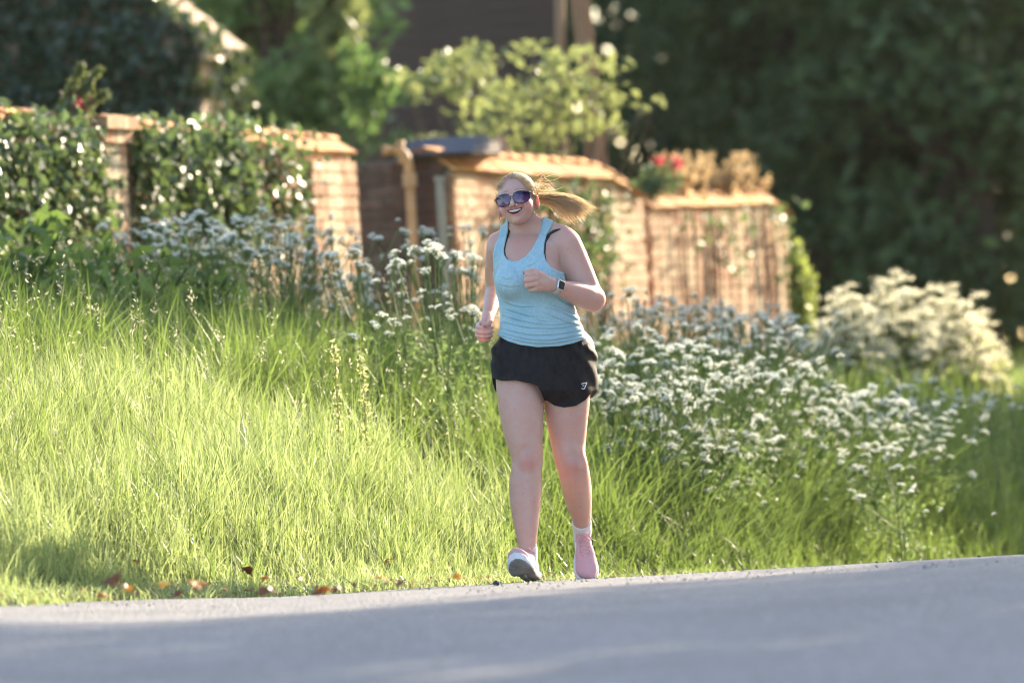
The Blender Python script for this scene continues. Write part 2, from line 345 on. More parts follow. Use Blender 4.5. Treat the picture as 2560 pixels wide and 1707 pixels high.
def garden_wall(label, s0, s1, z0, z1, thick=.33, lap=(0, 0), half=.205, rise=.13, bend=None):
    """a brick wall length with tiled coping; z0, z1 = coping ridge heights at its ends"""
    base = wall_xyz(s0, 0, 0); gb = min(zground(*wall_xyz(s, 0, 0)[:2]) for s in (s0, (s0 + s1) / 2, s1)) - .05
    root = empty('garden_wall', (base[0], base[1], gb), WANG); tag(root, label, 'wall', 'lengths of the old garden wall')
    L = s1 - s0; rid = lambda x: (z0 + (z1 - z0) * x / L if bend is None else bend(x)) - gb
    top = lambda x: rid(x) - rise + .02
    mb = MB(); xs = np.linspace(0, L, max(2, int(L / .3)))
    for a, b in zip(xs[:-1], xs[1:]):
        mb.add(np.array([[a, .012, -.5], [b, .012, -.5], [b, thick, -.5], [a, thick, -.5], [a, .012, top(a)], [b, .012, top(b)], [b, thick, top(b)], [a, thick, top(a)]]), BOXF)
    mb.build('mortar_core', M_MORTAR, root)
    lay_bricks(root, 0, L, .0, top)
    lay_bricks(root, -thick, 0, .0, lambda x: top(0), y=-.008, limit=90, axis='y', ycoord=0)
    # coping tiles on both slopes
    sl = math.hypot(half, rise); ang = math.atan2(rise, half); x = -lap[0] + .085
    while x < L + lap[1]:
        z = rid(min(max(x, 0), L)); dz = math.atan2(rid(min(x + .1, L)) - rid(max(x - .1, 0)), .2)
        for sgn in (1, -1):
            o = link_mesh('tile', TILE, root, (x, thick / 2 - sgn * half, z - rise + rb.uniform(-.006, .006)), None); o.scale = (1, sl / .262, 1)
            o.rotation_euler = (ang + rb.uniform(-.04, .04), -dz, 0 if sgn > 0 else math.pi)
            if sgn < 0: o.rotation_euler = (ang, dz, math.pi)
        x += .172
    x = -lap[0] + .12
    while x < L + lap[1]:
        z = rid(min(max(x, 0), L)); dz = math.atan2(rid(min(x + .1, L)) - rid(max(x - .1, 0)), .2)
        link_mesh('ridge_tile', RIDGE, root, (x, thick / 2, z - .018), (0, -dz + rb.uniform(-.02, .02), rb.uniform(-.03, .03))); x += .295
    return root
def pier(label, s0, s1, ztop, out=.07, cap=True):
    base = wall_xyz(s0, out, 0); gb = min(zground(*wall_xyz(s0, 0, 0)[:2]), zground(*wall_xyz(s1, .2, 0)[:2])) - .08
    root = empty('brick_pier', (base[0], base[1], gb), WANG); tag(root, label, 'pier', 'brick piers of the garden wall'); L = s1 - s0; H = ztop - gb
    mb = MB(); mb.box(.012, L - .012, .012, .45, -.4, H - .005); mb.build('mortar_core', M_MORTAR, root)
    lay_bricks(root, 0, L, 0, lambda x: H); lay_bricks(root, -.42, 0, 0, lambda x: H, y=-.008, limit=120, axis='y')
    if cap:
        for k, (z, o_) in enumerate(((H - .15, .035), (H - .075, .065))):
            x = -o_
            while x < L + o_ - .03:
                w_ = min(.22, L + o_ - x); m_ = link_mesh('brick', BM['red'][k], root, (x + w_ / 2, -o_, z + .0375)); m_.scale = (w_ / .218, 1, 1.1); x += .225
            for yy in (.02, .245): m_ = link_mesh('brick', BM['red'][k], root, (-o_, yy + .11, z + .0375), (0, 0, -math.pi / 2))
    return root
w = wall_pt
sA0, zA0 = w(-330, 238); sA1, zA1 = w(222, 284); sP1, zP1 = w(282, 292)
sB1, zB1 = w(640, 318); sE0, zE0 = w(752, 322); sE1, zE1 = w(868, 338)
sC0, zC0 = w(1128, 374); sC1, zC1 = w(1606, 452); sD0, zD0 = w(1612, 482); sD1, zD1 = w(1965, 474)
garden_wall('ivy covered brick wall length at the left edge with the conifer sprig on top', sA0, sA1, zA0, zA1, lap=(0, 0))
pier('weathered brick pier between the two ivy covered wall lengths at the left', sA1 + .01, sP1 - .01, zA1 - .02)
garden_wall('ivy covered brick wall length in the middle left, ending at the opening', sP1, sE1, zP1, zE1)
pier('broad sunlit brick pier that ends the left wall beside the opening', sE0 + .01, sE1 - .02, zE0 - .20, .05, False)
garden_wall('sunlit brick wall length behind the runner with sagging orange tile coping', sC0, sC1, zC0, zC1, lap=(.10, 0), half=.215, rise=.15,
            bend=lambda x: zC0 + (w(1480, 398)[1] - zC0) * min(1, x / (sC1 - sC0) / .72) - .16 * max(0, x / (sC1 - sC0) - .72) ** 2 / .0784)
garden_wall('lowest, farthest brick wall length at the right with dry stonecrop along its top', sD0 + .06, sD1, zD0, zD1, half=.20, rise=.12,
            bend=lambda x: zD0 + (zD1 - zD0) * x / (sD1 - sD0) - .12 * max(0, x / (sD1 - sD0) - .85) ** 2 / .0225)

# ---- ivy hanging on the walls
M_IVY = mat_leaf('ivy_leaf', (.016, .044, .014), (.12, .175, .07), .32, (.24, .34, .11), .40, .55)
M_STEM = mat_simple('woody_stem', (.08, .05, .03), (.16, .11, .07), 20, .9, .3, .005)
ri = np.random.RandomState(21)
def ivy(label, s0, s1, n, cover, zt0, zt1, size=.075, thick=.14):
    b = wall_xyz((s0 + s1) / 2, .1, 0); gz = float(zground(b[0], b[1])); root = empty('ivy', (b[0], b[1], gz)); tag(root, label, 'ivy', 'ivy on the garden wall')
    s = ri.uniform(s0, s1, n * 2); q = ri.rand(n * 2) ** .8; zt = zt0 + (zt1 - zt0) * (s - s0) / (s1 - s0)
    # hanging curtains of different length
    lenf = .55 + .45 * np.sin(s * 6.1 + 1) * np.sin(s * 2.3) + .25 * np.sin(s * 15); k = q < np.clip(cover + .5 * lenf, .15, 1.1); s, q, zt = s[k][:n], q[k][:n], zt[k][:n]
    z = zt + .05 - q * (zt - gz + .05); off = np.abs(ri.normal(.03, thick * .6, len(s))) + .012 + .05 * np.sin(s * 9) ** 2; off[q < .06] = ri.uniform(-.3, .25, (q < .06).sum())
    p = WA + WE * s[:, None] + WN * off[:, None]; P = np.c_[p, z]
    leaves('foliage', P, size, M_IVY, root, .8, rng=ri, nrm=np.array([WN[0] * 1.3, WN[1] * 1.3, .5]), spread=.8, local=(b[0], b[1], gz))
    mb = MB()
    for k in range(int((s1 - s0) * 5)):
        ss = ri.uniform(s0, s1); z_ = zt0 + (zt1 - zt0) * (ss - s0) / (s1 - s0); m_ = np.linspace(0, 1, 7)
        pts = np.array([wall_xyz(ss + .12 * math.sin(3 * q + k) * q, .03 + .01 * math.sin(5 * q), z_ - q * (z_ - gz) * ri.uniform(.7, 1)) for q in m_]) - np.array([b[0], b[1], gz]); mb.tube(pts, np.linspace(.006, .012, 7), 5)
    tag(mb.build('stem', M_STEM, root, True), kind='stuff'); return root
ivy('thick dark ivy over the left edge of the wall', sA0, sA1 - .12, 3600, .4, zA0 - .05, zA1 - .05)
ivy('ivy curtain hanging between the two left brick piers', sP1 + .10, w(590, 318)[0], 2500, .15, zP1 - .02, zB1)
ivy('narrow ivy trail beside the broad end pier', w(640, 318)[0], w(720, 322)[0], 500, .15, zB1 - .02, zE0 - .05)
ivy('thin ivy trails on the sunlit wall behind the runner', w(1230, 390)[0], sC1 - .9, 1000, .1, zC0 - .18, zC1 - .05)
ivy('sparse ivy strands on the farthest wall length', sD0 + .3, sD1 - .2, 420, -.1, zD0 - .1, zD1 - .1)

# ================================================================ OUTBUILDING IN THE OPENING
def zg(x, y): return float(zground(x, y))
def bush(name, label, cat, c, rad, n, size, mat, rng, group=None, stems=6, trunk_h=None, aspect=.6, up=.3, clumps=14, sq=.45, stem_r=.012, kids=('foliage', 'stem')):
    """c = ground point, rad = half sizes of the leafy mass; leaves gather in clumps with gaps"""
    c = np.asarray(c, float); root = empty(name, c); tag(root, label, cat, group); hz = trunk_h if trunk_h is not None else rad[2] * .9
    u = rng.normal(0, 1, (clumps, 3)); u /= np.linalg.norm(u, axis=1)[:, None]; cc = u * (rng.rand(clumps)[:, None] ** .4) * np.asarray(rad) * .8; cc[:, 2] += hz
    k = rng.randint(clumps, size=n); g = rng.normal(0, 1, (n, 3)); g /= np.linalg.norm(g, axis=1)[:, None]; P = cc[k] + g * (rng.rand(n)[:, None] ** .5) * np.asarray(rad) * sq
    P = P[P[:, 2] > .02]
    leaves(kids[0], P, size, mat, root, aspect, rng=rng, up=up)
    mb = MB()
    for i in range(stems):
        e = cc[rng.randint(clumps)]; b0 = np.array([rng.normal(0, .05 * rad[0]), rng.normal(0, .05 * rad[1]), -.1]); mb.tube(crom([b0, b0 * .5 + e * .4 + np.array([0, 0, .12 * rad[2]]), e], 4), np.linspace(stem_r, stem_r * .35, 9), 6)
    mb.build(kids[1], M_STEM, root, True); return root
OBD = float(wall_xyz(sC0, 0, 0)[1]) - .03
ob = at(985, 820, OBD); obz = zg(ob[0], ob[1]) - .1
L0, L1 = at(800, 700, OBD), at(1127, 700, OBD); zt = at(1000, 402, OBD)[2]
root = empty('outbuilding', (L0[0], L0[1], obz)); tag(root, 'small dark brick outbuilding with slate roof seen through the opening in the wall', 'building')
LW = L1[0] - L0[0]; H = zt - obz
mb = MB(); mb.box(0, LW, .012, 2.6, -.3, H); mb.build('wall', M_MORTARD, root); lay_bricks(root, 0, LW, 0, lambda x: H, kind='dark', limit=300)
M_SLATE = mat_simple('blue_slate', (.10, .10, .13), (.17, .17, .21), 12, .55, .3, .01)
ra, rbk = at(1000, 398, OBD) - np.array([L0[0], L0[1], obz]), at(1275, 345, OBD + 2.9) - np.array([L0[0], L0[1], obz])
roof = root
sm = mesh_np('slate', np.array([[-.12, 0, 0], [.12, 0, 0], [.12, .30, 0], [-.12, .30, 0], [-.12, 0, .012], [.12, 0, .012], [.12, .30, .008], [-.12, .30, .008]]), BOXF, M_SLATE); SLATE = sm.data; bpy.data.objects.remove(sm)
run = 2.9; ris = rbk[2] - ra[2]; pa = math.atan2(ris, run)
for iy in range(14):
    for ix in range(int((at(1250, 360, OBD + 1.5)[0] - at(1004, 398, OBD)[0]) / .245)):
        if iy * .215 > run: continue
        link_mesh('slate', SLATE, roof, (at(1004, 398, OBD)[0] - L0[0] + .12 + ix * .245 + (.10 if iy % 2 else 0), -.14 + iy * .215 * math.cos(pa), H + .02 + iy * .215 * math.sin(pa) + .008), (pa - .04 + rb.uniform(-.01, .01), 0, 0))
RX0, RX1 = at(1004, 398, OBD)[0] - L0[0], at(1250, 360, OBD + 1.5)[0] - L0[0]
mb = MB(); mb.add(np.array([[RX0, -.10, H - .0], [RX1, -.10, H - .0], [RX1, run, H + ris - .03], [RX0, run, H + ris - .03], [RX0, -.10, H + .012], [RX1, -.10, H + .012], [RX1, run, H + ris], [RX0, run, H + ris]]), BOXF); mb.build('roof_deck', M_STEM, root)
# terracotta finial on the ridge
M_TERRA = mat_simple('terracotta', (.42, .21, .11), (.55, .30, .17), 20, .85, .2, .005)
fp = at(1252, 396, 41.5) - np.array([L0[0], L0[1], obz]); mb = MB(); hh = np.array([0, .02, .06, .12, .16, .19]); mb.tube(np.c_[np.full(6, fp[0]), np.full(6, fp[1]), fp[2] + hh], [.11, .10, .075, .045, .022, .006], 10); mb.build('finial', M_TERRA, root, True)
# post beside the opening
M_POST = mat_simple('grey_oak', (.26, .23, .17), (.38, .34, .26), 10, .85, .3, .01, stretch=(6, 6, .4))
p0 = at(1112, 690, OBD - .12); p1 = at(1102, 452, OBD - .12); gz = zg(p0[0], p0[1]); mb = MB(); mb.box(-.028, .028, -.028, .028, 0, p1[2] - gz); mb.box(-.036, .036, -.036, .036, p1[2] - gz + .002, p1[2] - gz + .03)
o = mb.build('gate_post', M_POST); o.location = (float(p0[0]), float(p0[1]), gz); tag(o, 'slim pale timber post beside the dark outbuilding', 'post')
# drainpipe with gutter and swan neck
M_PIPE = mat_simple('ochre_painted_iron', (.48, .22, .07), (.60, .31, .12), 14, .6, .15, .005)
pt_, pb_ = at(1018, 440, OBD - .2), at(1046, 838, OBD - .2); gz = zg(pb_[0], pb_[1]); base = np.array([pb_[0], pb_[1], gz]); dp = empty('drainpipe', base); tag(dp, 'orange lit drainpipe with a curved neck and short vent in front of the outbuilding', 'drainpipe')
g_ = lambda px, py, d=OBD - .2: at(px, py, d) - base
mb = MB(); mb.tube([[0, 0, -.1], [0, 0, .6], [0, 0, g_(1018, 445)[2]]], .033, 12); mb.build('pipe', M_PIPE, dp, True)
tz = g_(1018, 445)[2]
for zz, hh_, rr_ in ((.35, .05, .040), (.95, .05, .040), (tz - .06, .09, .048)):
    mb = MB(); mb.tube([[0, 0, zz], [0, 0, zz + hh_]], rr_, 12); mb.build('collar', M_PIPE, dp, True)
mb = MB(); q0 = np.array([0, 0, tz + .03]); e = g_(955, 378); mb.tube(crom([q0, q0 + np.array([-.01, 0, .08]), (q0 + e) / 2 + np.array([.03, 0, .07]), e], 5), .034, 12); mb.build('neck', M_PIPE, dp, True)
mb = MB(); a = g_(1003, 408); mb.tube([a, a + np.array([0, 0, .12])], .022, 10); mb.tube([a + np.array([0, 0, .12]), a + np.array([0, 0, .15])], .030, 10); mb.build('vent', M_PIPE, dp, True)

# ================================================================ HOUSE AT THE LEFT
rh = np.random.RandomState(31)
hx_ = float(at(508, 300, 45)[0]); hy0 = 45.0; D = 1.05; hg = zg(hx_, 45) - .2; ez = float(at(600, 134, 46.0)[2]) - hg; hw = 5.2; HA = R(-13)
house = empty('house', (hx_, hy0, hg), HA); tag(house, 'creeper covered cottage with a clay tile roof at the upper left', 'building')
mb = MB(); rp = math.tan(R(40))
mb.add(np.array([[-hw, 0, -.3], [0, 0, -.3], [0, D, -.3], [-hw, D, -.3], [-hw, 0, ez], [0, 0, ez], [0, D, ez], [-hw, D, ez]]), BOXF)
mb.add(np.array([[-hw, 0, ez + .001], [0, 0, ez + .001], [-hw / 2, 0, ez + hw / 2 * rp], [-hw, D, ez + .001], [0, D, ez + .001], [-hw / 2, D, ez + hw / 2 * rp]]), np.array([[0, 1, 2], [3, 5, 4]])); mb.add(np.array([[-hw, 0, ez + .001], [0, 0, ez + .001], [0, D, ez + .001], [-hw, D, ez + .001]]), np.array([[0, 1, 2, 3]]))
mb.build('wall', mat_brick('cottage_brick', (.36, .22, .15), (.42, .27, .18), (.46, .31, .22), (.55, .45, .33)), house)
mb = MB(); ov = .07
for sg in (1, -1):
    x0 = -hw / 2 + sg * (hw / 2 + ov); z0 = ez - ov * rp; V = np.array([[x0, -.06, z0 + .04], [x0, D + .10, z0 + .04], [-hw / 2, D + .10, ez + hw / 2 * rp + .04], [-hw / 2, -.06, ez + hw / 2 * rp + .04]]); mb.add(np.concatenate([V, V + np.array([0, 0, .03])]), BOXF)
roof = mb.build('roof', M_STEM, house)
HT = mat_brick('pale_house_tile', (.42, .29, .20), (.48, .34, .24), (.52, .38, .28), (.55, .42, .30)); tl = TILE.copy(); tl.materials.clear(); tl.materials.append(HT)
cs, sn_ = math.cos(R(40)), math.sin(R(40))
for k in range(int((hw / 2 + ov) / cs / .2)):
    for j in range(int((D + .16) / .172)):
        dd = k * .2; o = link_mesh('tile', tl, roof, (ov + .03 - dd * cs, .03 + j * .172, ez - ov * rp + dd * sn_ + .062), None); o.rotation_euler = (R(40) - .05 + rh.uniform(-.02, .02), 0, math.pi / 2)
mb = MB(); mb.box(ov - .05, ov + .03, -.10, D + .12, ez - ov * rp - .03, ez - ov * rp + .035); mb.build('gutter', mat_simple('cream_eave', (.52, .36, .24), (.60, .44, .31), 14, .8, .1, .005), house)
M_CREEP = mat_leaf('creeper_leaf', (.014, .030, .016), (.055, .085, .045), .28, (.16, .22, .06), .3, .5)
cr = empty('creeper', (hx_ - 1.2, hy0 - .1, hg)); tag(cr, 'dense dark creeper covering the shaded gable of the cottage', 'creeper')
n = 17000; X = -rh.rand(n) * 3.6; Z = rh.rand(n) * (ez + 2.4); k = Z < ez + np.minimum(-X, hw + X) * rp - .02 + .10 * np.sin(5 * X); X, Z = X[k], Z[k]
bulge = .10 + .22 * (np.sin(2.1 * X + .5) * np.sin(1.9 * Z + 1) + .8).clip(0); Y = -rh.rand(len(X)) * bulge - .02
P = np.stack([X, Y, Z], 1); n2 = 1500; P2 = np.stack([rh.rand(n2) * .14 + .02, rh.rand(n2) * D, rh.rand(n2) * ez], 1); k = np.sin(P2[:, 1] * 5 + P2[:, 2] * 4) + rh.rand(n2) * 1.6 > .3; P2 = P2[k]
n3 = 500; u = rh.rand(n3); P3 = np.stack([.05 - u * 1.3 + rh.normal(0, .08, n3), rh.rand(n3) ** 2 * .5 - .15, ez + .02 + u * 1.3 * rp + rh.normal(.0, .08, n3)], 1)
A_ = np.concatenate([P, P2, P3]) @ rot_z(HA).T
cr.rotation_euler = (0, 0, 0); cr.location = (hx_, hy0 - .1, hg)
leaves('foliage', A_, .105, M_CREEP, cr, .8, rng=rh, nrm=np.array([.2, -1.0, .5]), spread=.9, local=(0, -.1, 0))
mb = MB()
for k in range(14):
    x = -rh.rand() * 3; mb.tube(np.array([[x + .1 * math.sin(q * 4 + k), -.02, q * (ez * .95)] for q in np.linspace(0, 1, 8)]) @ rot_z(HA).T + np.array([0, .1, 0]), np.linspace(.03, .01, 8), 6)
mb.build('stem', M_STEM, cr, True)

# ================================================================ BARN, POLES, TREES
bl = at(760, 380, 62); br_ = at(1432, 380, 62); bg_ = zg(bl[0], 62) - .3
barn = empty('barn', (bl[0], 62, bg_)); tag(barn, 'dark brown weatherboarded barn wall behind the shrubs', 'building'); BW = br_[0] - bl[0]
M_BOARD = mat_simple('dark_weatherboard', (.070, .040, .029), (.125, .076, .056), 3, .85, .3, .01, stretch=(.4, 1, 5))
mb = MB(); mb.box(-3, BW, .05, 6, -.5, 8.2); mb.build('wall', M_BOARD, barn)
bo = mesh_np('board', np.array([[0, 0, 0], [BW + 3, 0, 0], [BW + 3, .05, 0], [0, .05, 0], [0, .025, .165], [BW + 3, .025, .165], [BW + 3, .05, .165], [0, .05, .165]]), BOXF, M_BOARD); BOARD = bo.data; bpy.data.objects.remove(bo)
for k in range(54): link_mesh('board', BOARD, barn, (-3, -.004 + rh.uniform(-.006, .003), .15 * k), (0, rh.uniform(-.001, .001), 0))
mb = MB(); mb.add(np.array([[-3.4, -.5, 8.0], [BW + .3, -.5, 8.0], [BW + .3, 3, 10.6], [-3.4, 3, 10.6], [-3.4, -.5, 8.15], [BW + .3, -.5, 8.15], [BW + .3, 3, 10.75], [-3.4, 3, 10.75]]), BOXF); mb.build('roof', M_BOARD, barn)
M_POLE = mat_simple('weathered_pole', (.20, .11, .06), (.34, .20, .11), 9, .85, .3, .01, stretch=(5, 5, .4))
def pole(label, px0, py0, px1, py1, d, r, square=False):
    a, b = at(px0, py0, d), at(px1, py1, d); dirv = (b - a) / np.linalg.norm(b - a); g0 = a - dirv * ((a[2] - zg(a[0], a[1]) + .2) / dirv[2]); L = np.linalg.norm(b - g0)
    mb = MB(); t_ = np.linspace(0, 1, 8)[:, None]; mb.tube((dirv * L) * t_, np.linspace(r * 1.08, r * .9, 8), 4 if square else 12); o = mb.build('pole', M_POLE, None, not square); o.location = Vector([float(q) for q in g0]); tag(o, label, 'pole')
pole('slim brown pole left of the paired leaning poles', 1403, 400, 1398, -60, 44, .042)
pole('thick squared timber pole, left of the leaning pair', 1482, 400, 1437, -40, 44, .052, True)
pole('shaded timber pole, right of the leaning pair', 1506, 405, 1458, -40, 44.3, .046, True)

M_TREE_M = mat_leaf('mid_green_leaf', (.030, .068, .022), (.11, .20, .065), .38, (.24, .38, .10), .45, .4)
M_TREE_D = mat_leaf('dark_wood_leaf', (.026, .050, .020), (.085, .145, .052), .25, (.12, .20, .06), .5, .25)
M_TREE_Y = mat_leaf('yellow_green_leaf', (.05, .085, .025), (.23, .28, .11), .42, (.44, .48, .17), .45, .4)
M_BARK = mat_simple('bark', (.05, .035, .025), (.10, .075, .055), 14, .95, .6, .03, stretch=(3, 3, .6))
rt = np.random.RandomState(44)
def tree(label, x, y, h, rad, n, size, mat, group=None, trunk=.22, low=.25, clumps=46, name='tree', sq=.36, zbase=None):
    g0 = np.array([x, y, (zg(x, y) if zbase is None else zbase) - .2]); root = empty(name, g0); tag(root, label, 'tree', group)
    u = rt.normal(0, 1, (clumps, 3)); u /= np.linalg.norm(u, axis=1)[:, None]; hc = h * (1 + low) / 2; R3 = np.array([rad, rad, h * (1 - low) / 2])
    cc = u * (rt.rand(clumps)[:, None] ** .33) * R3 * .85 + np.array([0, 0, hc])
    k = rt.randint(clumps, size=n); g = rt.normal(0, 1, (n, 3)); g /= np.linalg.norm(g, axis=1)[:, None]; P = cc[k] + g * rt.rand(n)[:, None] ** .5 * rad * sq * rt.uniform(.7, 1.3, clumps)[k][:, None] * np.array([1, 1, .75])
    leaves('crown', P, size, mat, root, .65, tint=np.clip(rt.rand(n) * .7 + .3 * rt.rand(clumps)[k], 0, 1), rng=rt, up=.6)
    mb = MB(); mb.tube(crom([[0, 0, 0], [rt.normal(0, .1), rt.normal(0, .1), h * .3], [rt.normal(0, .2), rt.normal(0, .2), h * .6], [0, 0, h * .85]], 4), np.linspace(trunk, trunk * .25, 13), 9)
    for i in range(14):
        e = cc[rt.randint(clumps)]; z0 = h * rt.uniform(.18, .55); mb.tube(crom([[0, 0, z0], [e[0] * .4, e[1] * .4, z0 + (e[2] - z0) * .55], e], 4), np.linspace(trunk * .4, trunk * .08, 9), 6)
    mb.build('trunk', M_BARK, root, True); return root
p = at(700, 200, 54); tree('broad leaved green tree between the cottage and the dark barn', float(p[0]), 54, 8.4, 1.15, 7500, .16, mat_leaf('walnut_leaf', (.05, .10, .035), (.17, .27, .09), .42, (.34, .48, .14), .45, .4), None, .14, .05, 60, sq=.45)
p = at(905, 40, 52); bush('tree_branch_shrub', 'sunlit leafy spray at the top edge in front of the barn', 'shrub', (float(p[0]) - .25, 52, zg(p[0], 52)), (.32, .5, .5), 420, .16, M_TREE_Y, rt, None, 4, float(p[2]) - zg(p[0], 52) + .1, .55, .6, 12)
p = at(905, 215, 47); bush('garden_shrub', 'drooping yellow green shrub left of the dark gap above the wall', 'shrub', (float(p[0]), 47, zg(p[0], 47)), (.26, .3, .42), 300, .12, M_TREE_M, rt, None, 5, float(p[2]) - zg(p[0], 47), .55, .8, 16)
def tier_shrub(label, spots, d, n, size, mat):
    c = at(np.mean([q[0] for q in spots]), 420, d); gz = zg(c[0], d); root = empty('garden_shrub', (c[0], d, gz)); tag(root, label, 'shrub'); P = []; mb = MB()
    for (px, py, rx, ry) in spots:
        q = at(px, py, d + rt.uniform(-.5, .5)); m_ = int(n * rx * ry / 3000); sx, sz = rx * d / F_PX, ry * d / F_PX
        P.append(q + np.stack([rt.normal(0, sx * .55, m_), rt.normal(0, .25, m_), rt.normal(0, sz * .5, m_)], 1)); l = q - np.array([c[0], d, gz]); mb.tube(crom([[rt.normal(0, .1), 0, -.1], [l[0] * .4, l[1] * .5, l[2] * .5], l], 4), np.linspace(.022, .006, 9), 6)
    P = np.concatenate(P); leaves('foliage', P, size, mat, root, .6, rng=rt, up=1.4, local=(c[0], d, gz)); mb.build('stem', M_STEM, root, True)
tier_shrub('pale yellow green leafy shrub in front of the poles', [(1330, 120, 50, 18), (1420, 140, 85, 22), (1500, 165, 50, 20), (1380, 185, 80, 26), (1470, 220, 90, 28), (1350, 235, 90, 30), (1430, 275, 100, 30), (1530, 255, 40, 16), (1290, 280, 80, 34), (1220, 330, 70, 28), (1380, 330, 110, 34), (1480, 320, 70, 26), (1310, 380, 100, 26), (1250, 230, 60, 26), (1640, 255, 24, 8), (1600, 268, 28, 9)], 42, 80, .095, M_TREE_Y)
tier_shrub('bright green arching shrub left of the pale shrub, over the slate roof', [(1190, 130, 50, 26), (1130, 160, 70, 30), (1180, 190, 60, 28), (1090, 200, 60, 30), (1020, 200, 40, 24), (1150, 230, 60, 26), (1210, 170, 40, 22), (1040, 235, 30, 26), (1100, 345, 50, 12), (1170, 270, 50, 22)], 43.5, 66, .11, M_TREE_Y)

# the dark wood at the right, every tree its own; more trees stand farther right and shade it
spots = [(2040, 60, 8.6, 2.05), (2420, 58, 8.4, 2.1), (2800, 61, 8.6, 2.3), (2150, 69, 9.5, 2.9), (2600, 71, 10, 2.9), (1830, 79, 11, 2.4), (2330, 80, 11.5, 3.0)]
words = ['nearest tree of the dark wood, right of the poles', 'nearest tree of the dark wood above the white flowering bush', 'tree of the dark wood just outside the right edge', 'second row tree of the dark wood above the farthest wall', 'second row tree of the dark wood at the right edge', 'back row tree of the dark wood beside the poles', 'back row tree of the dark wood above the flowering bush']
for i, (px, d, h, r_) in enumerate(spots):
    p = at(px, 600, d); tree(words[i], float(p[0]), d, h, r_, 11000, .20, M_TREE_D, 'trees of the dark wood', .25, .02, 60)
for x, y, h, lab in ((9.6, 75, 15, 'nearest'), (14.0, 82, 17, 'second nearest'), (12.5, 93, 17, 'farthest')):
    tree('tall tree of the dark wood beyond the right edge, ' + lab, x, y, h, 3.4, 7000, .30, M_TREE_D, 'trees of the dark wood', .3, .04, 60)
# trees on the far side of the road, right of the picture: they shade the verge and the near road
for x, y, h, r_, lab in ((13.1, 50, 15.5, 1.4, 'tall slender tree by the road bend, left one'), (14.7, 50.6, 15.5, 1.3, 'tall slender tree by the road bend, right one'), (8.5, 40, 6.0, 1.35, 'low round tree on the verge by the road bend, left one'), (9.7, 41.2, 6.2, 1.3, 'low round tree on the verge by the road bend, right one'), (12.6, 33, 11, 3.3, 'roadside tree across the road, farthest'), (9.6, 26, 10, 3.4, 'roadside tree across the road, middle one'), (7.6, 19.5, 9.5, 3.2, 'roadside tree across the road, nearest')):
    tree(lab, x, y, h, r_, 11000 if h > 12 else 8000, .24, M_TREE_M, 'roadside trees right of the picture', .2, .08, 70)
# far wood closing the view
n = 30000; X = rt.uniform(-16, 26, n); Y = rt.uniform(84, 96, n); Z = rt.rand(n) ** 1.1 * (15 + 2 * np.sin(X * .7) + 1.5 * np.sin(X * 1.9)); P = np.stack([X, Y, zground(X, Y) + Z], 1)
tag(leaves('far_wood', P, .55, M_TREE_D, None, .7, rng=rt, up=.3), 'far dark woodland closing the view behind the trees', 'woodland', kind='stuff')

# ================================================================ PLANTS ON THE WALL AND VERGE
def wall_top(px, py, off=-.15):
    s, z = wall_pt(px, py); return wall_xyz(s, off, z)
M_CONI = mat_leaf('conifer_sprig', (.05, .075, .025), (.17, .20, .07), .35, (.3, .34, .1))
q = wall_top(190, 318); root = empty('conifer_sprig', q); tag(root, 'upright feathery green sprig growing on top of the left wall', 'plant'); P = []; mb = MB()
for (px, py, n) in ((205, 165, 10), (248, 175, 10), (225, 215, 8), (180, 235, 8), (265, 235, 6), (160, 270, 6)):
    e = at(px, py, wall_pt(190, 318)[0] * 0 + q[1]) - q; c = crom([[0, 0, -.1], e * .5 + np.array([.01, 0, 0]), e], 10); mb.tube(c, .006, 5)
    for k_, b in enumerate(c[4:]): P.append(b + rt.normal(0, .020 * (1.2 - k_ / len(c)), (22, 3)))
leaves('foliage', np.concatenate(P), .055, M_CONI, root, .18, rng=rt, up=.8, nrm=None); mb.build('stem', M_STEM, root, True)
M_RED = mat_leaf('valerian_red', (.45, .04, .07), (.65, .08, .11), .4, (.8, .12, .15)); M_GLAU = mat_leaf('glaucous_leaf', (.06, .11, .06), (.17, .24, .13), .35, (.3, .4, .15))
def valerian(label, px, py, tops):
    q = wall_top(px, py); root = empty('valerian', q); tag(root, label, 'plant', 'flowering plants on the wall top'); mb = MB(); P = []
    for (tx, ty, red) in tops:
        e = at(tx, ty, q[1]) - q; c = crom([[0, 0, -.08], e * .5, e], 6); mb.tube(c, .006, 5); P += [b + rt.normal(0, .030, (4, 3)) for b in c[2:-1]]
        if red: leaves('flower_head', e + rt.normal(0, .026, (60, 3)) * np.array([1, 1, .8]), .03, M_RED, root, .7, rng=rt)
    leaves('foliage', np.concatenate(P), .075, M_GLAU, root, .4, rng=rt, up=.5); mb.build('stem', M_STEM, root, True)
valerian('red flowering valerian with grey green leaves where the wall steps down', 1655, 485, [(1643, 402, 1), (1690, 408, 1), (1622, 425, 0), (1660, 440, 0), (1700, 445, 0), (1640, 460, 0), (1680, 470, 0), (1625, 470, 0)])
valerian('small pink tipped plant at the foot of the conifer sprig', 176, 318, [(197, 262, 1), (165, 290, 0), (215, 285, 0)])
M_STONEC = mat_leaf('dry_stonecrop', (.26, .18, .09), (.50, .38, .22), .45, (.7, .5, .26))
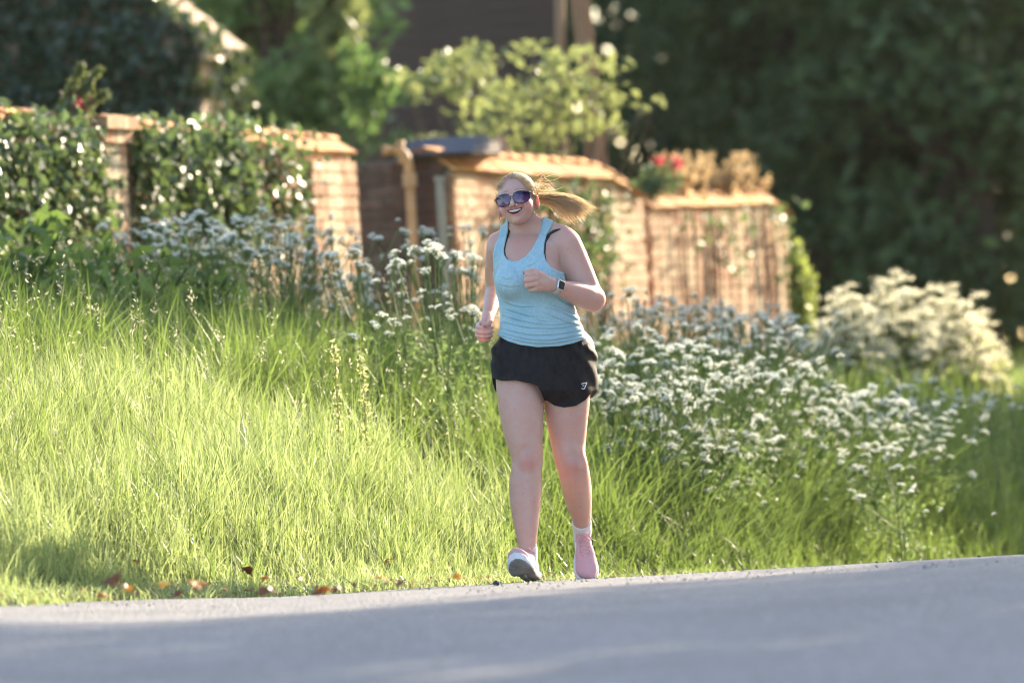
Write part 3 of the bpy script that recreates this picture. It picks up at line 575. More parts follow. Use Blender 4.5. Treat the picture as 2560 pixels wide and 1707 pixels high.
for px, lab, n_ in ((1730, 'dry tan stonecrop clump nearest the red valerian', 8), (1785, 'dry tan stonecrop clump in the middle of the wall top', 8), (1845, 'tallest dry tan stonecrop clump on the right half of the wall top', 10), (1905, 'dry stonecrop clump at the far end of the wall top', 6)):
    q = wall_top(px, 478); root = empty('stonecrop', q); tag(root, lab, 'plant', 'dry stonecrop on the far wall top'); P = []; mb = MB()
    for k in range(n_ + 5):
        e = np.array([rt.normal(0, .11), rt.normal(0, .08), rt.uniform(.08, .27)]); c = crom([[e[0] * .5, e[1] * .5, -.05], e * .6, e], 4); mb.tube(c, .006, 5); P += [b + rt.normal(0, .022, (7, 3)) for b in c[2:]]
    leaves('foliage', np.concatenate(P), .042, M_STONEC, root, .6, rng=rt, up=.3); mb.build('stem', M_STEM, root, True)
M_LILAC = mat_leaf('fresh_shrub_leaf', (.07, .11, .025), (.24, .30, .09), .45, (.45, .52, .13))
def bush_at(name, label, cat, px, py0, py1, d, wpx, n, size, mat, **kw):
    a, b = at(px, py1, d), at(px, py0, d); g0 = zg(a[0], d); hh = b[2] - g0; ry = (b[2] - a[2]) / 2
    return bush(name, label, cat, (float(a[0]), d, g0), (wpx / 2 * d / F_PX, .35, ry), n, size, mat, rt, trunk_h=float((a[2] + b[2]) / 2 - g0), **kw)
bush_at('narrow_shrub', 'narrow upright fresh green shrub at the end of the wall', 'shrub', 2010, 596, 880, 41, 85, 900, .075, M_LILAC, clumps=30, sq=.42)
M_CPS0 = mat_leaf('bush_stem_green', (.08, .12, .04), (.16, .21, .08), .3)
M_BLOSS = mat_leaf('cream_blossom', (.60, .57, .42), (.82, .79, .64), .5, (.9, .86, .62))
M_BLG = mat_leaf('bush_leaf', (.10, .14, .04), (.30, .34, .13), .5, (.48, .52, .18))
for i, (px, p0, p1, wp, lab) in enumerate(((2130, 712, 930, 210, 'white flowering bush, left mound beside the narrow green shrub'), (2245, 672, 930, 230, 'white flowering bush, tallest middle mound'), (2370, 705, 950, 240, 'white flowering bush, right mound against the dark wood'), (2455, 765, 960, 130, 'straggly end spray of the white flowering bush'))):
    d = 38 + .4 * i; a, b = at(px, p1, d), at(px, p0, d); g0 = zg(a[0], d); hz = b[2] - g0; rx = wp / 2 * d / F_PX; root = empty('flowering_bush', (a[0], d, g0)); tag(root, lab, 'bush', 'white flowering bushes'); mb = MB(); P = []; Gp = []
    for k in range(int(wp * 1.15)):
        th = rt.rand() * 6.283; q = math.sqrt(rt.rand()); e = np.array([q * rx * math.cos(th), q * .45 * math.sin(th), 0]); e[2] = hz * math.sqrt(max(.05, 1 - .75 * q * q)) * rt.uniform(.55, 1.0) + rt.normal(0, .03)
        r_ = rt.uniform(.028, .05); P.append(e + rt.normal(0, 1, (26, 3)) * np.array([r_ * .6, r_ * .6, r_ * .22])); mb.tube([[e[0] * .35, e[1] * .4, -.05], [e[0] * .7, e[1] * .7, e[2] * .55], e], .0035, 4, False); Gp.append(e * np.array([.9, .9, .6]) + rt.normal(0, .07, (6, 3)))
    tag(leaves('blossom', np.concatenate(P), .021, M_BLOSS, root, .9, rng=rt, up=.9), kind='stuff'); tag(leaves('foliage', np.concatenate(Gp), .07, M_BLG, root, .45, rng=rt, up=.5), kind='stuff'); mb.build('stem', M_CPS0, root, True)
M_DOCK = mat_leaf('dock_seed', (.30, .33, .12), (.50, .52, .24), .45, (.62, .62, .28))
for px, py0, py1, lab in ((842, 868, 975, 'taller pale dock stalk standing above the grass left of the runner'), (912, 905, 985, 'shorter pale dock stalk standing above the grass left of the runner')):
    d = 24.6; q = at(px, py1, d); tq = at(px - 6, py0, d); g0 = zg(q[0], d); root = empty('dock_stalk', (q[0], d, g0)); tag(root, lab, 'plant', 'dock stalks in the grass'); tp = tq - np.array([q[0], d, g0]); mb = MB(); c = crom([[0, 0, -.05], tp * .5, tp], 8); mb.tube(c, .004, 5); mb.build('stem', M_DOCK, root, True)
    tag(leaves('seed_head', np.concatenate([b + rt.normal(0, 1, (7, 3)) * np.array([.009, .009, .018]) for b in c[8:]]), .034, M_DOCK, root, .5, rng=rt), kind='stuff')
M_WEED = mat_leaf('weed_leaf', (.035, .07, .018), (.13, .20, .05), .4, (.25, .38, .08))
WEEDS = [(30, 600, 'broad bladed weed at the left edge below the ivy'), (120, 590, 'tall broad bladed weed left of the first pier'), (60, 690, 'low leafy weed at the left edge above the pale grass'), (200, 660, 'leafy weed in front of the first pier'), (300, 700, 'dark leafy weed right of the first pier'), (150, 720, 'spreading weed behind the tips of the pale grass'),
         (-30, 640, 'weed clump cut by the left edge'), (90, 560, 'tallest weed before the left ivy'), (235, 610, 'weed at the foot of the first pier'), (340, 640, 'weed below the ivy curtain, left'), (410, 660, 'weed below the ivy curtain, middle'), (270, 745, 'low weed above the pale grass, right of the spreading weed'), (20, 745, 'lowest weed at the left edge'), (480, 690, 'weed below the ivy curtain, right')]
for i, (px, py, lab) in enumerate(WEEDS):
    q = at(px, py, 28.0 + (i * 7 % 9) * .35); g0 = zg(q[0], q[1]); root = empty('weed', (q[0], q[1], g0)); tag(root, lab, 'weed', 'leafy weeds under the ivy'); hgt = max(.3, q[2] - g0); mb = MB(); P = []
    for k in range(11):
        e = np.array([rt.normal(0, .16), rt.normal(0, .1), hgt * rt.uniform(.7, 1.05)]); c = crom([[0, 0, -.05], e * [.3, .3, .55], e], 5); mb.tube(c, .006, 5); P.append(c[3:] + rt.normal(0, .03, (len(c) - 3, 3))); P.append(c[3:] + rt.normal(0, .05, (len(c) - 3, 3)))
    leaves('foliage', np.concatenate(P), .15, M_WEED, root, .30, rng=rt, up=.2); mb.build('stem', M_WEED, root, True)

# ---- cow parsley: every plant its own, with its white flower heads as parts
M_CP = mat_leaf('cow_parsley_white', (.72, .75, .70), (.86, .87, .84), .42, (.88, .9, .8)); M_CPS = mat_leaf('cow_parsley_green', (.10, .16, .05), (.21, .29, .10), .4)
def umbel(seed, r=.030):
    rr = np.random.RandomState(seed); V = []; F = []; mb = MB(); P = []
    for k in range(13):
        a = k * 2.4; q = math.sqrt((k + .5) / 13) * r; e = np.array([q * math.cos(a), q * math.sin(a), .016 - q * q * 14 + rr.normal(0, .003)]); P.append(e + rr.normal(0, .0040, (8, 3)) * np.array([1, 1, .45])); mb.tube([[0, 0, -.045], e], .0011, 3, False)
    o = leaves('flower_head', np.concatenate(P), .0080, M_CP, None, .95, rng=rr, up=1.4, fold=.1); me = o.data; bpy.data.objects.remove(o)
    s = mb.build('ray', M_CPS, None); # merge rays into the flower head
    bm = bmesh.new(); bm.from_mesh(me); n0 = len(bm.faces); bm.from_mesh(s.data); bm.faces.ensure_lookup_table()
    for f in bm.faces[n0:]: f.material_index = 1
    bm.to_mesh(me); bm.free(); me.materials.append(M_CPS); sd = s.data; bpy.data.objects.remove(s); bpy.data.meshes.remove(sd); return me
UMB = [umbel(i) for i in range(5)]
rc = np.random.RandomState(77)
def find_depth(px, py, hs, d0=24.6, d1=37):
    """a standing place in the asked depth range where the plant has a natural height"""
    ds = np.linspace(d0, d1, 60); P = np.array([at(px, py, d) for d in ds]); hgt = P[:, 2] - zground(P[:, 0], P[:, 1]); t = tcoord(P[:, 0], P[:, 1]); c = np.clip(np.abs(hgt - hs) - .12, 0, 9) + rc.rand(60) * .15 + np.where(t < .5, 5, 0) + np.where((P[:, :2] - WA) @ WN < .35, 5, 0); i = int(np.argmin(c)); return P[i], float(hgt[i])
SPECIAL = []
def cow_parsley(px, py, hs, nh, label, d=None, spread=.16, rng_d=(24.6, 37)):
    if d is None: P, hgt = find_depth(px, py, hs, *rng_d)
    else: P = at(px, py, d); hgt = P[2] - zg(P[0], P[1])
    hgt = min(max(hgt, .35), 1.35); g0 = P[2] - hgt; base = np.array([P[0] + rc.normal(0, .05), P[1], g0]); root = empty('cow_parsley', base); tag(root, label, 'cow parsley', 'white cow parsley on the verge')
    mb = MB(); tp = P - base; fork = tp * .55; mb.tube([[0, 0, -.1], fork * .5 + rc.normal(0, .01, 3), fork], [.006, .005, .004], 5, False); lv = []
    for k in range(nh):
        e = tp + np.array([rc.normal(0, spread), rc.normal(0, spread), -abs(rc.normal(0, spread * .7))]) * (k > 0); o = link_mesh('flower_head', UMB[rc.randint(5)], root, e, (rc.normal(0, .38), rc.normal(0, .38), rc.rand() * 6), rc.uniform(.4, 1.0))
        mb.tube(crom([fork * rc.uniform(.75, 1.0), (fork + e) / 2 + np.array([e[0] - fork[0], e[1] - fork[1], 0]) * .2, e - np.array([0, 0, .04])], 3), .0026, 4, False); lv.append(e * .5 + rc.normal(0, .06, (12, 3)))
    tt = mb.build('stem', M_CPS, root, True); tag(leaves('leaf_spray', np.concatenate(lv), .034, M_CPS, root, .4, rng=rc, up=.8), kind='stuff')
for (px, py, nh, d, lab) in ((890, 632, 6, 27.5, 'tall cow parsley left of the drainpipe with round white heads'), (985, 655, 6, 27.2, 'cow parsley with white heads crossing the drainpipe'), (1068, 608, 8, 27.0, 'tallest cow parsley just right of the drainpipe'), (1150, 640, 6, 27.6, 'cow parsley in front of the sunlit wall left of the runner'), (955, 790, 6, 26.4, 'low cow parsley beneath the drainpipe'), (1120, 760, 6, 26.6, 'cow parsley beside the hand at the left of the runner'), (1180, 770, 5, 27.2, 'cow parsley behind the hand at the left of the runner'), (1055, 730, 6, 27.8, 'cow parsley right of the drainpipe foot')):
    cow_parsley(px, py, .9, nh + 3, lab, d, .085)
def mass(n, x0, x1, fy0, fy1, hs, lab, nh=(6, 12), spread=.15, rng_d=(24.6, 37)):
    nh = (nh[0] + 3, nh[1] + 5)
    for i in range(n):
        px = rc.uniform(x0, x1); u = (px - x0) / (x1 - x0); a, b = fy0(u), fy1(u); v = rc.rand()
        where = ('left end', 'middle', 'right end')[min(2, int(u * 3))] + (', upper edge' if v < .34 else ', lower edge' if v > .67 else '')
        cow_parsley(px, a + (b - a) * v, rc.uniform(*hs), rc.randint(*nh), 'white cow parsley ' + lab + ', ' + where, None, spread, rng_d)
mass(38, 330, 900, lambda u: 540 - 50 * u, lambda u: 735 + 15 * u, (.6, .95), 'in the loose drift below the left ivy', rng_d=(28.6, 34))
mass(60, 1480, 2010, lambda u: 715 + 60 * u, lambda u: 960, (.55, .95), 'in the dense drift below the far wall', rng_d=(27.5, 36))
mass(56, 1560, 2380, lambda u: 900 + 60 * u, lambda u: 1120, (.5, .8), 'in the open drift across the right verge', (5, 9), rng_d=(25.5, 32))
mass(12, 1700, 2400, lambda u: 1080 + 20 * u, lambda u: 1220, (.45, .7), 'low down near the road at the right', (3, 6), rng_d=(26.5, 29.5))
mass(9, 780, 1240, lambda u: 560, lambda u: 700, (.75, 1.1), 'standing tall before the opening and the sunlit wall', (5, 8), rng_d=(27.8, 31))
mass(8, 1380, 1560, lambda u: 790, lambda u: 980, (.5, .8), 'close behind the shoulder and hip of the runner', (5, 9), rng_d=(26, 32))
mass(8, 2250, 2640, lambda u: 930, lambda u: 1010, (.5, .8), 'below the right mound of the flowering bush', (4, 7), rng_d=(28, 36))

# ---- fallen leaves and stones on the road edge
M_FALL = [mat_leaf('fallen_leaf_orange', (.34, .12, .025), (.58, .25, .06), .35, (.75, .34, .06)), mat_leaf('fallen_leaf_brown', (.14, .06, .03), (.28, .12, .05), .25, (.4, .15, .05)), mat_leaf('fallen_leaf_yellow', (.55, .32, .06), (.75, .48, .10), .35, (.9, .6, .1))]
def fallen(px, py, size, mi, label, d=None):
    size = size * .9; py = py - 5
    P = at(px, py, 23)
    for dd in np.linspace(18.5, 26, 120):     # where this line of sight meets the verge
        p = at(px, py, dd)
        if p[2] - zground(p[0], p[1]) < .075 + .03 * (size > .06): P = p; break
    gz = zg(P[0], P[1]); o_root = None; n = 11; th = np.linspace(0, 2 * math.pi, n, endpoint=False); rad = size * .5 * (1 + .28 * np.cos(5 * th) + rc.uniform(-.1, .1, n)); V = np.stack([rad * np.cos(th), rad * .75 * np.sin(th), .25 * size * np.cos(2 * th + rc.rand() * 6) * .5], 1)
    V = np.concatenate([V, [[0, 0, .12 * size]]]); V2 = V - np.array([0, 0, .0012]); i = np.arange(n); j = (i + 1) % n
    F = np.concatenate([np.stack([i, j, np.full(n, n)], 1), np.stack([j + n + 1, i + n + 1, np.full(n, 2 * n + 1)], 1), np.stack([i, i + n + 1, j], 1), np.stack([j, i + n + 1, j + n + 1], 1)])
    o = mesh_np('fallen_leaf', np.concatenate([V, V2]), F, M_FALL[mi], None, False, {'tint': ('FLOAT', rc.uniform(.2, 1, 2 * n + 2))}); o.location = (float(P[0]), float(P[1]), float(max(P[2], gz + .01))); o.rotation_euler = (rc.uniform(.2, .6), rc.normal(0, .3), rc.rand() * 6)
    tag(o, label, 'leaf', 'fallen leaves along the road edge')
for a in ((282, 1452, .10, 1, 'large dark brown fallen leaf, left of the big orange one'), (310, 1472, .06, 1, 'brown fallen leaf below the large dark brown one'), (318, 1478, .05, 2, 'yellow fallen leaf beside the dark brown leaves'), (258, 1494, .05, 0, 'small orange fallen leaf at the tarmac, leftmost'), (408, 1464, .045, 2, 'yellow orange leaf left of the big orange one'), (492, 1464, .085, 0, 'biggest bright orange fallen leaf'), (440, 1490, .05, 1, 'small brown leaf below the biggest orange leaf'), (618, 1431, .07, 1, 'curled brown leaf standing up in the grass'), (664, 1450, .055, 0, 'orange brown leaf right of the curled one'), (670, 1482, .075, 1, 'dark red leaf lying on the tarmac edge'), (748, 1450, .04, 1, 'tiny brown leaf in the short grass'), (818, 1478, .075, 0, 'orange leaf in the right leaf cluster on the tarmac edge'), (795, 1481, .05, 1, 'brown leaf left in the right leaf cluster'), (845, 1478, .05, 1, 'brown leaf right in the right leaf cluster'), (970, 1405, .055, 0, 'orange leaf up in the grass before the runner'), (955, 1450, .05, 0, 'small rust leaf pointing up near the tarmac'), (1000, 1462, .06, 1, 'flat brown leaf near the tarmac, closest but one to the runner'), (1140, 1446, .05, 2, 'yellow leaf closest to the foot of the runner'), (635, 1270, .05, 1, 'brown leaf caught high in the pale grass'), (340, 1408, .04, 0, 'small orange speck of a leaf in the grass at the left')):
    fallen(*a)
M_STONE = mat_simple('dark_stone', (.03, .03, .035), (.07, .07, .08), 30, .85, .4, .004)
def stone(px, py, d, r, label):
    p = at(px, py, d); g0 = float(zroad(p[0], p[1])); bm = bmesh.new(); bmesh.ops.create_icosphere(bm, subdivisions=2, radius=r)
    for v in bm.verts: v.co *= 1 + rc.uniform(-.18, .18); v.co.z *= .75
    me = bpy.data.meshes.new('stone'); bm.to_mesh(me); bm.free(); me.materials.append(M_STONE); o = bpy.data.objects.new('stone', me); COL.objects.link(o); o.location = (float(p[0]), float(p[1]), g0 + r * .55); tag(o, label, 'stone', 'loose stones on the tarmac')
stone(1242, 1474, 21.6, .014, 'dark stone on the tarmac just left of the foot of the runner')
stone(2194, 1428, 22.2, .006, 'small dark stone on the right tarmac, leftmost'); stone(2228, 1426, 22.2, .006, 'small dark stone on the right tarmac, middle'); stone(2448, 1413, 22, .007, 'small dark stone on the right tarmac, rightmost')

# ---- grit, leaf litter and straggling grass along the crumbling edge
n = 700; x = rc.uniform(-2.2, 2.6, n); y = rc.uniform(19, 23.4, n); k = tcoord(x, y) < -.01; x, y = x[k], y[k]; r_ = rc.uniform(.0018, .0055, len(x)) ; c = np.stack([x, y, zroad(x, y) + .004], 1); o6 = np.array([[1, 0, 0], [0, 1, 0], [-1, 0, 0], [0, -1, 0], [0, 0, .8], [0, 0, -.8]])
V = (c[:, None] + r_[:, None, None] * (o6[None] * rc.uniform(.6, 1.3, (len(x), 6, 1)))).reshape(-1, 3); f8 = np.array([[0, 1, 4], [1, 2, 4], [2, 3, 4], [3, 0, 4], [1, 0, 5], [2, 1, 5], [3, 2, 5], [0, 3, 5]]); F = (np.arange(len(x))[:, None, None] * 6 + f8[None]).reshape(-1, 3)
tag(mesh_np('grit', V, F, mat_simple('road_grit', (.10, .10, .11), (.34, .32, .31), 90, .9, 0)), 'fine loose grit scattered over the tarmac crest', 'grit', kind='stuff')
n = 900; sl_ = rc.uniform(-6, 6, n); tt = rc.normal(.03, .10, n); X = EDGE0[0] + sl_ * EDIR[0] + tt * ENRM[0]; Y = EDGE0[1] + sl_ * EDIR[1] + tt * ENRM[1]; P = np.stack([X, Y, zground(X, Y) + rc.uniform(.008, .04, n)], 1)
tag(leaves('leaf_litter', P, .020, mat_leaf('litter', (.10, .055, .03), (.36, .24, .13), .25, (.4, .25, .12)), None, .6, rng=rc, up=.8), 'brown leaf crumbs and straw along the tarmac edge', 'leaf litter', kind='stuff')
n = 9000; sl_ = rc.uniform(-7, 7, n); tt = rc.uniform(-.10, .06, n) + .05 * np.sin(sl_ * 5); X = EDGE0[0] + sl_ * EDIR[0] + tt * ENRM[0]; Y = EDGE0[1] + sl_ * EDIR[1] + tt * ENRM[1]; k = rc.rand(n) < .35 + .65 * (tt > -.02); X, Y = X[k], Y[k]
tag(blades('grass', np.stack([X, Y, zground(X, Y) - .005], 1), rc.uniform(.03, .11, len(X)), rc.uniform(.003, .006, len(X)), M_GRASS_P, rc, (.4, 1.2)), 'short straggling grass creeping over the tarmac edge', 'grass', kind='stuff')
# ---- thin haze added to lift and warm the dark tones
hz = mesh_np('haze', box_v(-130, 130, -90, 190, -8, 26), BOXF); tag(hz, 'thin golden haze added over the whole scene to lift its dark tones', 'haze', kind='stuff')
t = NT('tone_lift_haze'); pv = t.n('ShaderNodeVolumePrincipled'); pv.inputs['Color'].default_value = (.96, .93, .88, 1); pv.inputs['Density'].default_value = HAZE; pv.inputs['Anisotropy'].default_value = .55; t.l(pv.outputs[0], t.out.inputs['Volume']); hz.data.materials.append(t.m)
# ================================================================ THE RUNNER
# working frame: U right, V up, W away, metres, at the runner's distance; turned into world axes at the end
def Q(px, py, w=0.0):
    s = (FOCUS + w) / F_PX
    return np.array([(px - CX) * s, (CY - py) * s, w])
PXM = FOCUS / F_PX
RUN0 = at(1330, 1455, FOCUS); RUN0[2] = 0.0
def to_local(P):
    d = FOCUS + P[:, 2:3]
    return C_P + d * C_F + P[:, 0:1] * C_R + P[:, 1:2] * C_U - RUN0
def smin(a, b, k): h = np.clip(0.5 + 0.5 * (b - a) / k, 0, 1); return b + (a - b) * h - k * h * (1 - h)
def smax(a, b, k): return -smin(-a, -b, k)
def cap(P, a, b, ra, rb):
    pa = P - a; ba = b - a; t = np.clip(pa @ ba / (ba @ ba + 1e-12), 0, 1)
    return np.linalg.norm(pa - t[:, None] * ba, axis=1) - (ra + (rb - ra) * t)
def ell(P, c, r, Rm=None):
    q = P - c
    if Rm is not None: q = q @ Rm
    r = np.asarray(r); k0 = np.linalg.norm(q / r, axis=1); k1 = np.linalg.norm(q / (r * r), axis=1) + 1e-9
    return k0 * (k0 - 1) / k1
class Chain:
    """tapered limb: list of (px, py, w, radius_px); coarse search, then the nearest point on the smooth spline"""
    def __init__(s, rows, n=3, flat=None):
        C = np.array([[*Q(r[0], r[1], r[2]), r[3] * PXM] for r in rows]); s.C = crom(C, n); s.n = n; s.K = 40; s.D = crom(C, s.K); s.T = np.gradient(s.D[:, :3], axis=0)
        s.lo = (s.C[:, :3] - s.C[:, 3:]).min(0) - 0.05; s.hi = (s.C[:, :3] + s.C[:, 3:]).max(0) + 0.05
    def __call__(s, P):
        d = np.full(len(P), 0.2); m = ((P > s.lo) & (P < s.hi)).all(1)
        if m.any():
            p = P[m]; best = np.full(len(p), 9.0); u = np.zeros(len(p))
            for i in range(len(s.C) - 1):
                a, b = s.C[i], s.C[i + 1]; pa = p - a[:3]; ba = b[:3] - a[:3]; t = np.clip(pa @ ba / (ba @ ba + 1e-12), 0, 1); q = pa - t[:, None] * ba
                dd = np.sqrt(np.einsum('ij,ij->i', q, q)) - (a[3] + (b[3] - a[3]) * t); k = dd < best; best[k] = dd[k]; u[k] = i + t[k]
            u *= s.K / s.n; M = len(s.D) - 1
            near = best < .03
            if near.any():
                pn = p[near]; un = u[near]
                for it in range(3):
                    i0 = np.clip(un.astype(int), 0, M - 1); f = (un - i0)[:, None]; c = s.D[i0] * (1 - f) + s.D[i0 + 1] * f
                    if it == 2: break
                    T = s.T[i0] * (1 - f) + s.T[i0 + 1] * f; un = np.clip(un + np.clip(np.einsum('ij,ij->i', pn - c[:, :3], T) / (np.einsum('ij,ij->i', T, T) + 1e-12), -8, 8), 0, M)
                q = pn - c[:, :3]; best[near] = np.sqrt(np.einsum('ij,ij->i', q, q)) - c[:, 3]
            d[m] = np.minimum(best, 0.2)
        return d
class Loft:
    """torso: rows (py, left px, right px, centre w, half depth m, twist)"""
    def __init__(s, rows):
        rows = sorted(rows, key=lambda r: -r[0]); T = np.array(rows, float)
        v = (CY - T[:, 0]) * PXM; s.v = np.linspace(v[0], v[-1], 240)
        ker = np.exp(-np.linspace(-2, 2, 21) ** 2); ker /= ker.sum()
        sm = lambda y: np.convolve(np.pad(np.interp(s.v, v, y), 10, mode='edge'), ker, 'valid')
        s.l = sm((T[:, 1] - CX) * PXM); s.r = sm((T[:, 2] - CX) * PXM); s.w = sm(T[:, 3]); s.b = sm(T[:, 4]); s.t = sm(T[:, 5])
    def __call__(s, P):
        V = P[:, 1]; l, r, w, b, t = (np.interp(V, s.v, a) for a in (s.l, s.r, s.w, s.b, s.t))
        cx = (l + r) / 2; a = (r - l) / 2; q = np.abs((P[:, 0] - cx) / a); z = (P[:, 2] - w + t * (P[:, 0] - cx)) / b
        k0 = (q ** 2.3 + np.abs(z) ** 2.3) ** (1 / 2.3); d = (k0 - 1) * np.minimum(a, b)
        return smax(d, np.maximum(V - s.v[-1], s.v[0] - V), 0.03)
def poly2(P, pts):
    """signed distance to a polygon given in photo pixels"""
    A = np.array([(CX_ - CX, CY - CY_) for CX_, CY_ in pts], float) * PXM
    sc = FOCUS / (FOCUS + P[:, 2]); X = P[:, 0] * sc; Y = P[:, 1] * sc
    d = np.full(len(P), 1e9); sg = np.ones(len(P))
    for i in range(len(A)):
        a = A[i]; b = A[i - 1]; e = b - a; wx = X - a[0]; wy = Y - a[1]
        t = np.clip((wx * e[0] + wy * e[1]) / (e @ e), 0, 1)
        d = np.minimum(d, (wx - e[0] * t) ** 2 + (wy - e[1] * t) ** 2)
        c1 = Y >= a[1]; c2 = Y < b[1]; c3 = e[0] * wy > e[1] * wx
        fl = (c1 & c2 & c3) | (~c1 & ~c2 & ~c3); sg[fl] *= -1
    return sg * np.sqrt(d)
def nets(f, lo, hi, h):
    """surface of f = 0 on a grid of step h (only blocks near the surface are evaluated)"""
    B = 4; nb = np.ceil((np.asarray(hi) - lo) / (B * h)).astype(int); n = nb * B + 1
    g = [lo[i] + h * B * (np.arange(nb[i]) + 0.5) for i in range(3)]
    G = np.stack(np.meshgrid(*g, indexing='ij'), -1).reshape(-1, 3)
    c = np.concatenate([f(G[i:i + 200000]) for i in range(0, len(G), 200000)])
    act = np.abs(c) < 1.6 * B * h
    F = np.where(c < 0, -1.0, 1.0).astype(np.float32).reshape(nb).repeat(B, 0).repeat(B, 1).repeat(B, 2)
    F = np.pad(F, ((0, 1),) * 3, mode='edge')
    bi = np.stack(np.unravel_index(np.nonzero(act)[0], nb), -1) * B
    off = np.stack(np.meshgrid(*[np.arange(B + 1)] * 3, indexing='ij'), -1).reshape(-1, 3)
    I = (bi[:, None] + off).reshape(-1, 3); lin = np.unique((I[:, 0] * n[1] + I[:, 1]) * n[2] + I[:, 2])
    I = np.stack(np.unravel_index(lin, n), -1); P = lo + I * h
    val = np.concatenate([f(P[i:i + 200000]) for i in range(0, len(P), 200000)])
    F.reshape(-1)[lin] = val
    S = F < 0
    cnt = np.zeros(n - 1, np.int8)
    for a in (0, 1):
        for b in (0, 1):
            for d in (0, 1): cnt += S[a:n[0] - 1 + a, b:n[1] - 1 + b, d:n[2] - 1 + d]
    ci = np.nonzero((cnt > 0) & (cnt < 8)); idx = np.full(n - 1, -1, np.int32); idx[ci] = np.arange(len(ci[0]))
    cv = np.stack(ci, -1); acc = np.zeros((len(cv), 3)); ne = np.zeros(len(cv))
    cor = [(a, b, d) for a in (0, 1) for b in (0, 1) for d in (0, 1)]
    fv = {k: F[cv[:, 0] + k[0], cv[:, 1] + k[1], cv[:, 2] + k[2]] for k in cor}
    for k in cor:
        for ax in range(3):
            if k[ax] == 0:
                k2 = list(k); k2[ax] = 1; k2 = tuple(k2); m = (fv[k] < 0) != (fv[k2] < 0)
                t = fv[k][m] / (fv[k][m] - fv[k2][m]); p = np.tile(np.array(k, float), (m.sum(), 1)); p[:, ax] = t; acc[m] += p; ne[m] += 1
    V = lo + (cv + acc / ne[:, None]) * h
    Fs = []
    for ax in range(3):
        o1, o2 = [(1, 2), (2, 0), (0, 1)][ax]
        s0 = [slice(None)] * 3; s1 = [slice(None)] * 3; s0[ax] = slice(0, -1); s1[ax] = slice(1, None)
        A = S[tuple(s0)]; Bq = S[tuple(s1)]; e = np.stack(np.nonzero(A != Bq), -1)
        e = e[(e[:, o1] > 0) & (e[:, o2] > 0) & (e[:, o1] < n[o1] - 1) & (e[:, o2] < n[o2] - 1)]
        q = []
        for d1, d2 in ((-1, -1), (0, -1), (0, 0), (-1, 0)):
            c2 = e.copy(); c2[:, o1] += d1; c2[:, o2] += d2; q.append(idx[c2[:, 0], c2[:, 1], c2[:, 2]])
        q = np.stack(q, -1); fl = ~A[e[:, 0], e[:, 1], e[:, 2]]; q[fl] = q[fl][:, ::-1]; Fs.append(q[(q >= 0).all(1)])
    return V, np.concatenate(Fs)
def sdf_obj(name, f, lo, hi, h, mat, parent, attrs=None):
    V, Fc = nets(f, np.asarray(lo, float), np.asarray(hi, float), h)
    # settle the vertices on the true surface so that grazing light shows no grid steps
    ch = lambda p: np.concatenate([f(p[i:i + 200000]) for i in range(0, len(p), 200000)])
    e = h * .35; f0 = ch(V); g = np.stack([ch(V + e * np.eye(3)[k]) - f0 for k in range(3)], 1) / e
    V = V - np.clip(f0 / ((g * g).sum(1) + 1e-3), -.5 * h, .5 * h)[:, None] * g
    if name == 'body':   # even out the limbs (head and hands keep their detail)
        ed = np.concatenate([Fc[:, [0, 1]], Fc[:, [1, 2]], Fc[:, [2, 3]], Fc[:, [3, 0]]]); cn = np.bincount(ed.ravel(), minlength=len(V)).astype(float)[:, None]
        kp = (V[:, 1] > Q(0, 590)[1]) | ((V[:, 1] < Q(0, 790)[1]) & (V[:, 0] < Q(1240, 0)[0]) & (V[:, 1] > Q(0, 860)[1])) | (np.abs(V - Q(1346, 702, -.21)) < [.055, .055, .08]).all(1); mv = (~kp)[:, None]
        for _ in range(4):
            S = np.stack([np.bincount(ed[:, 0], V[ed[:, 1], k], len(V)) + np.bincount(ed[:, 1], V[ed[:, 0], k], len(V)) for k in range(3)], 1) / cn; V = V + mv * .5 * (S - V)
    # UVW frame is left-handed against (right, up, away): flip the faces
    o = mesh_np(name, to_local(V), Fc[:, ::-1], mat, parent, True, attrs(V) if attrs else None)
    try: o.cycles.shadow_terminator_offset = .2; o.cycles.shadow_terminator_geometry_offset = .4
    except Exception: pass
    return o

# ---- body proportions, measured from the photograph
legA = Chain([(1300, 880, .00, 62), (1298, 950, -.03, 58.5), (1302, 1015, -.065, 56), (1309, 1088, -.095, 48), (1315, 1122, -.11, 41.5),
              (1318, 1152, -.12, 39), (1316, 1178, -.125, 38.5), (1314, 1214, -.125, 41.5), (1314, 1262, -.14, 38), (1316, 1322, -.165, 29.5), (1318, 1352, -.175, 24.5), (1319, 1392, -.185, 23)])
legB = Chain([(1424, 880, .02, 64), (1419, 950, .01, 60), (1417, 1015, .005, 56.5), (1420, 1095, .01, 45.5), (1423, 1135, .0, 40),
              (1431, 1165, .0, 39), (1437, 1192, .04, 38.5), (1444, 1235, .14, 36), (1452, 1282, .25, 27), (1455, 1308, .31, 22.5), (1457, 1334, .36, 21)])
torso = Loft([(588, 1262, 1372, .015, .062, .15), (604, 1240, 1402, .0, .082, .2), (630, 1236, 1400, -.015, .098, .22), (660, 1238, 1398, -.025, .108, .2), (700, 1240, 1408, -.03, .112, .15),
              (735, 1244, 1418, -.03, .110, .1), (765, 1254, 1432, -.025, .108, .05), (805, 1256, 1446, -.02, .118, 0), (845, 1255, 1456, -.01, .126, -.03),
              (890, 1246, 1470, .01, .136, -.08), (930, 1244, 1476, .02, .14, -.1), (975, 1262, 1460, .02, .115, -.1), (1000, 1290, 1440, .02, .09, -.1)])
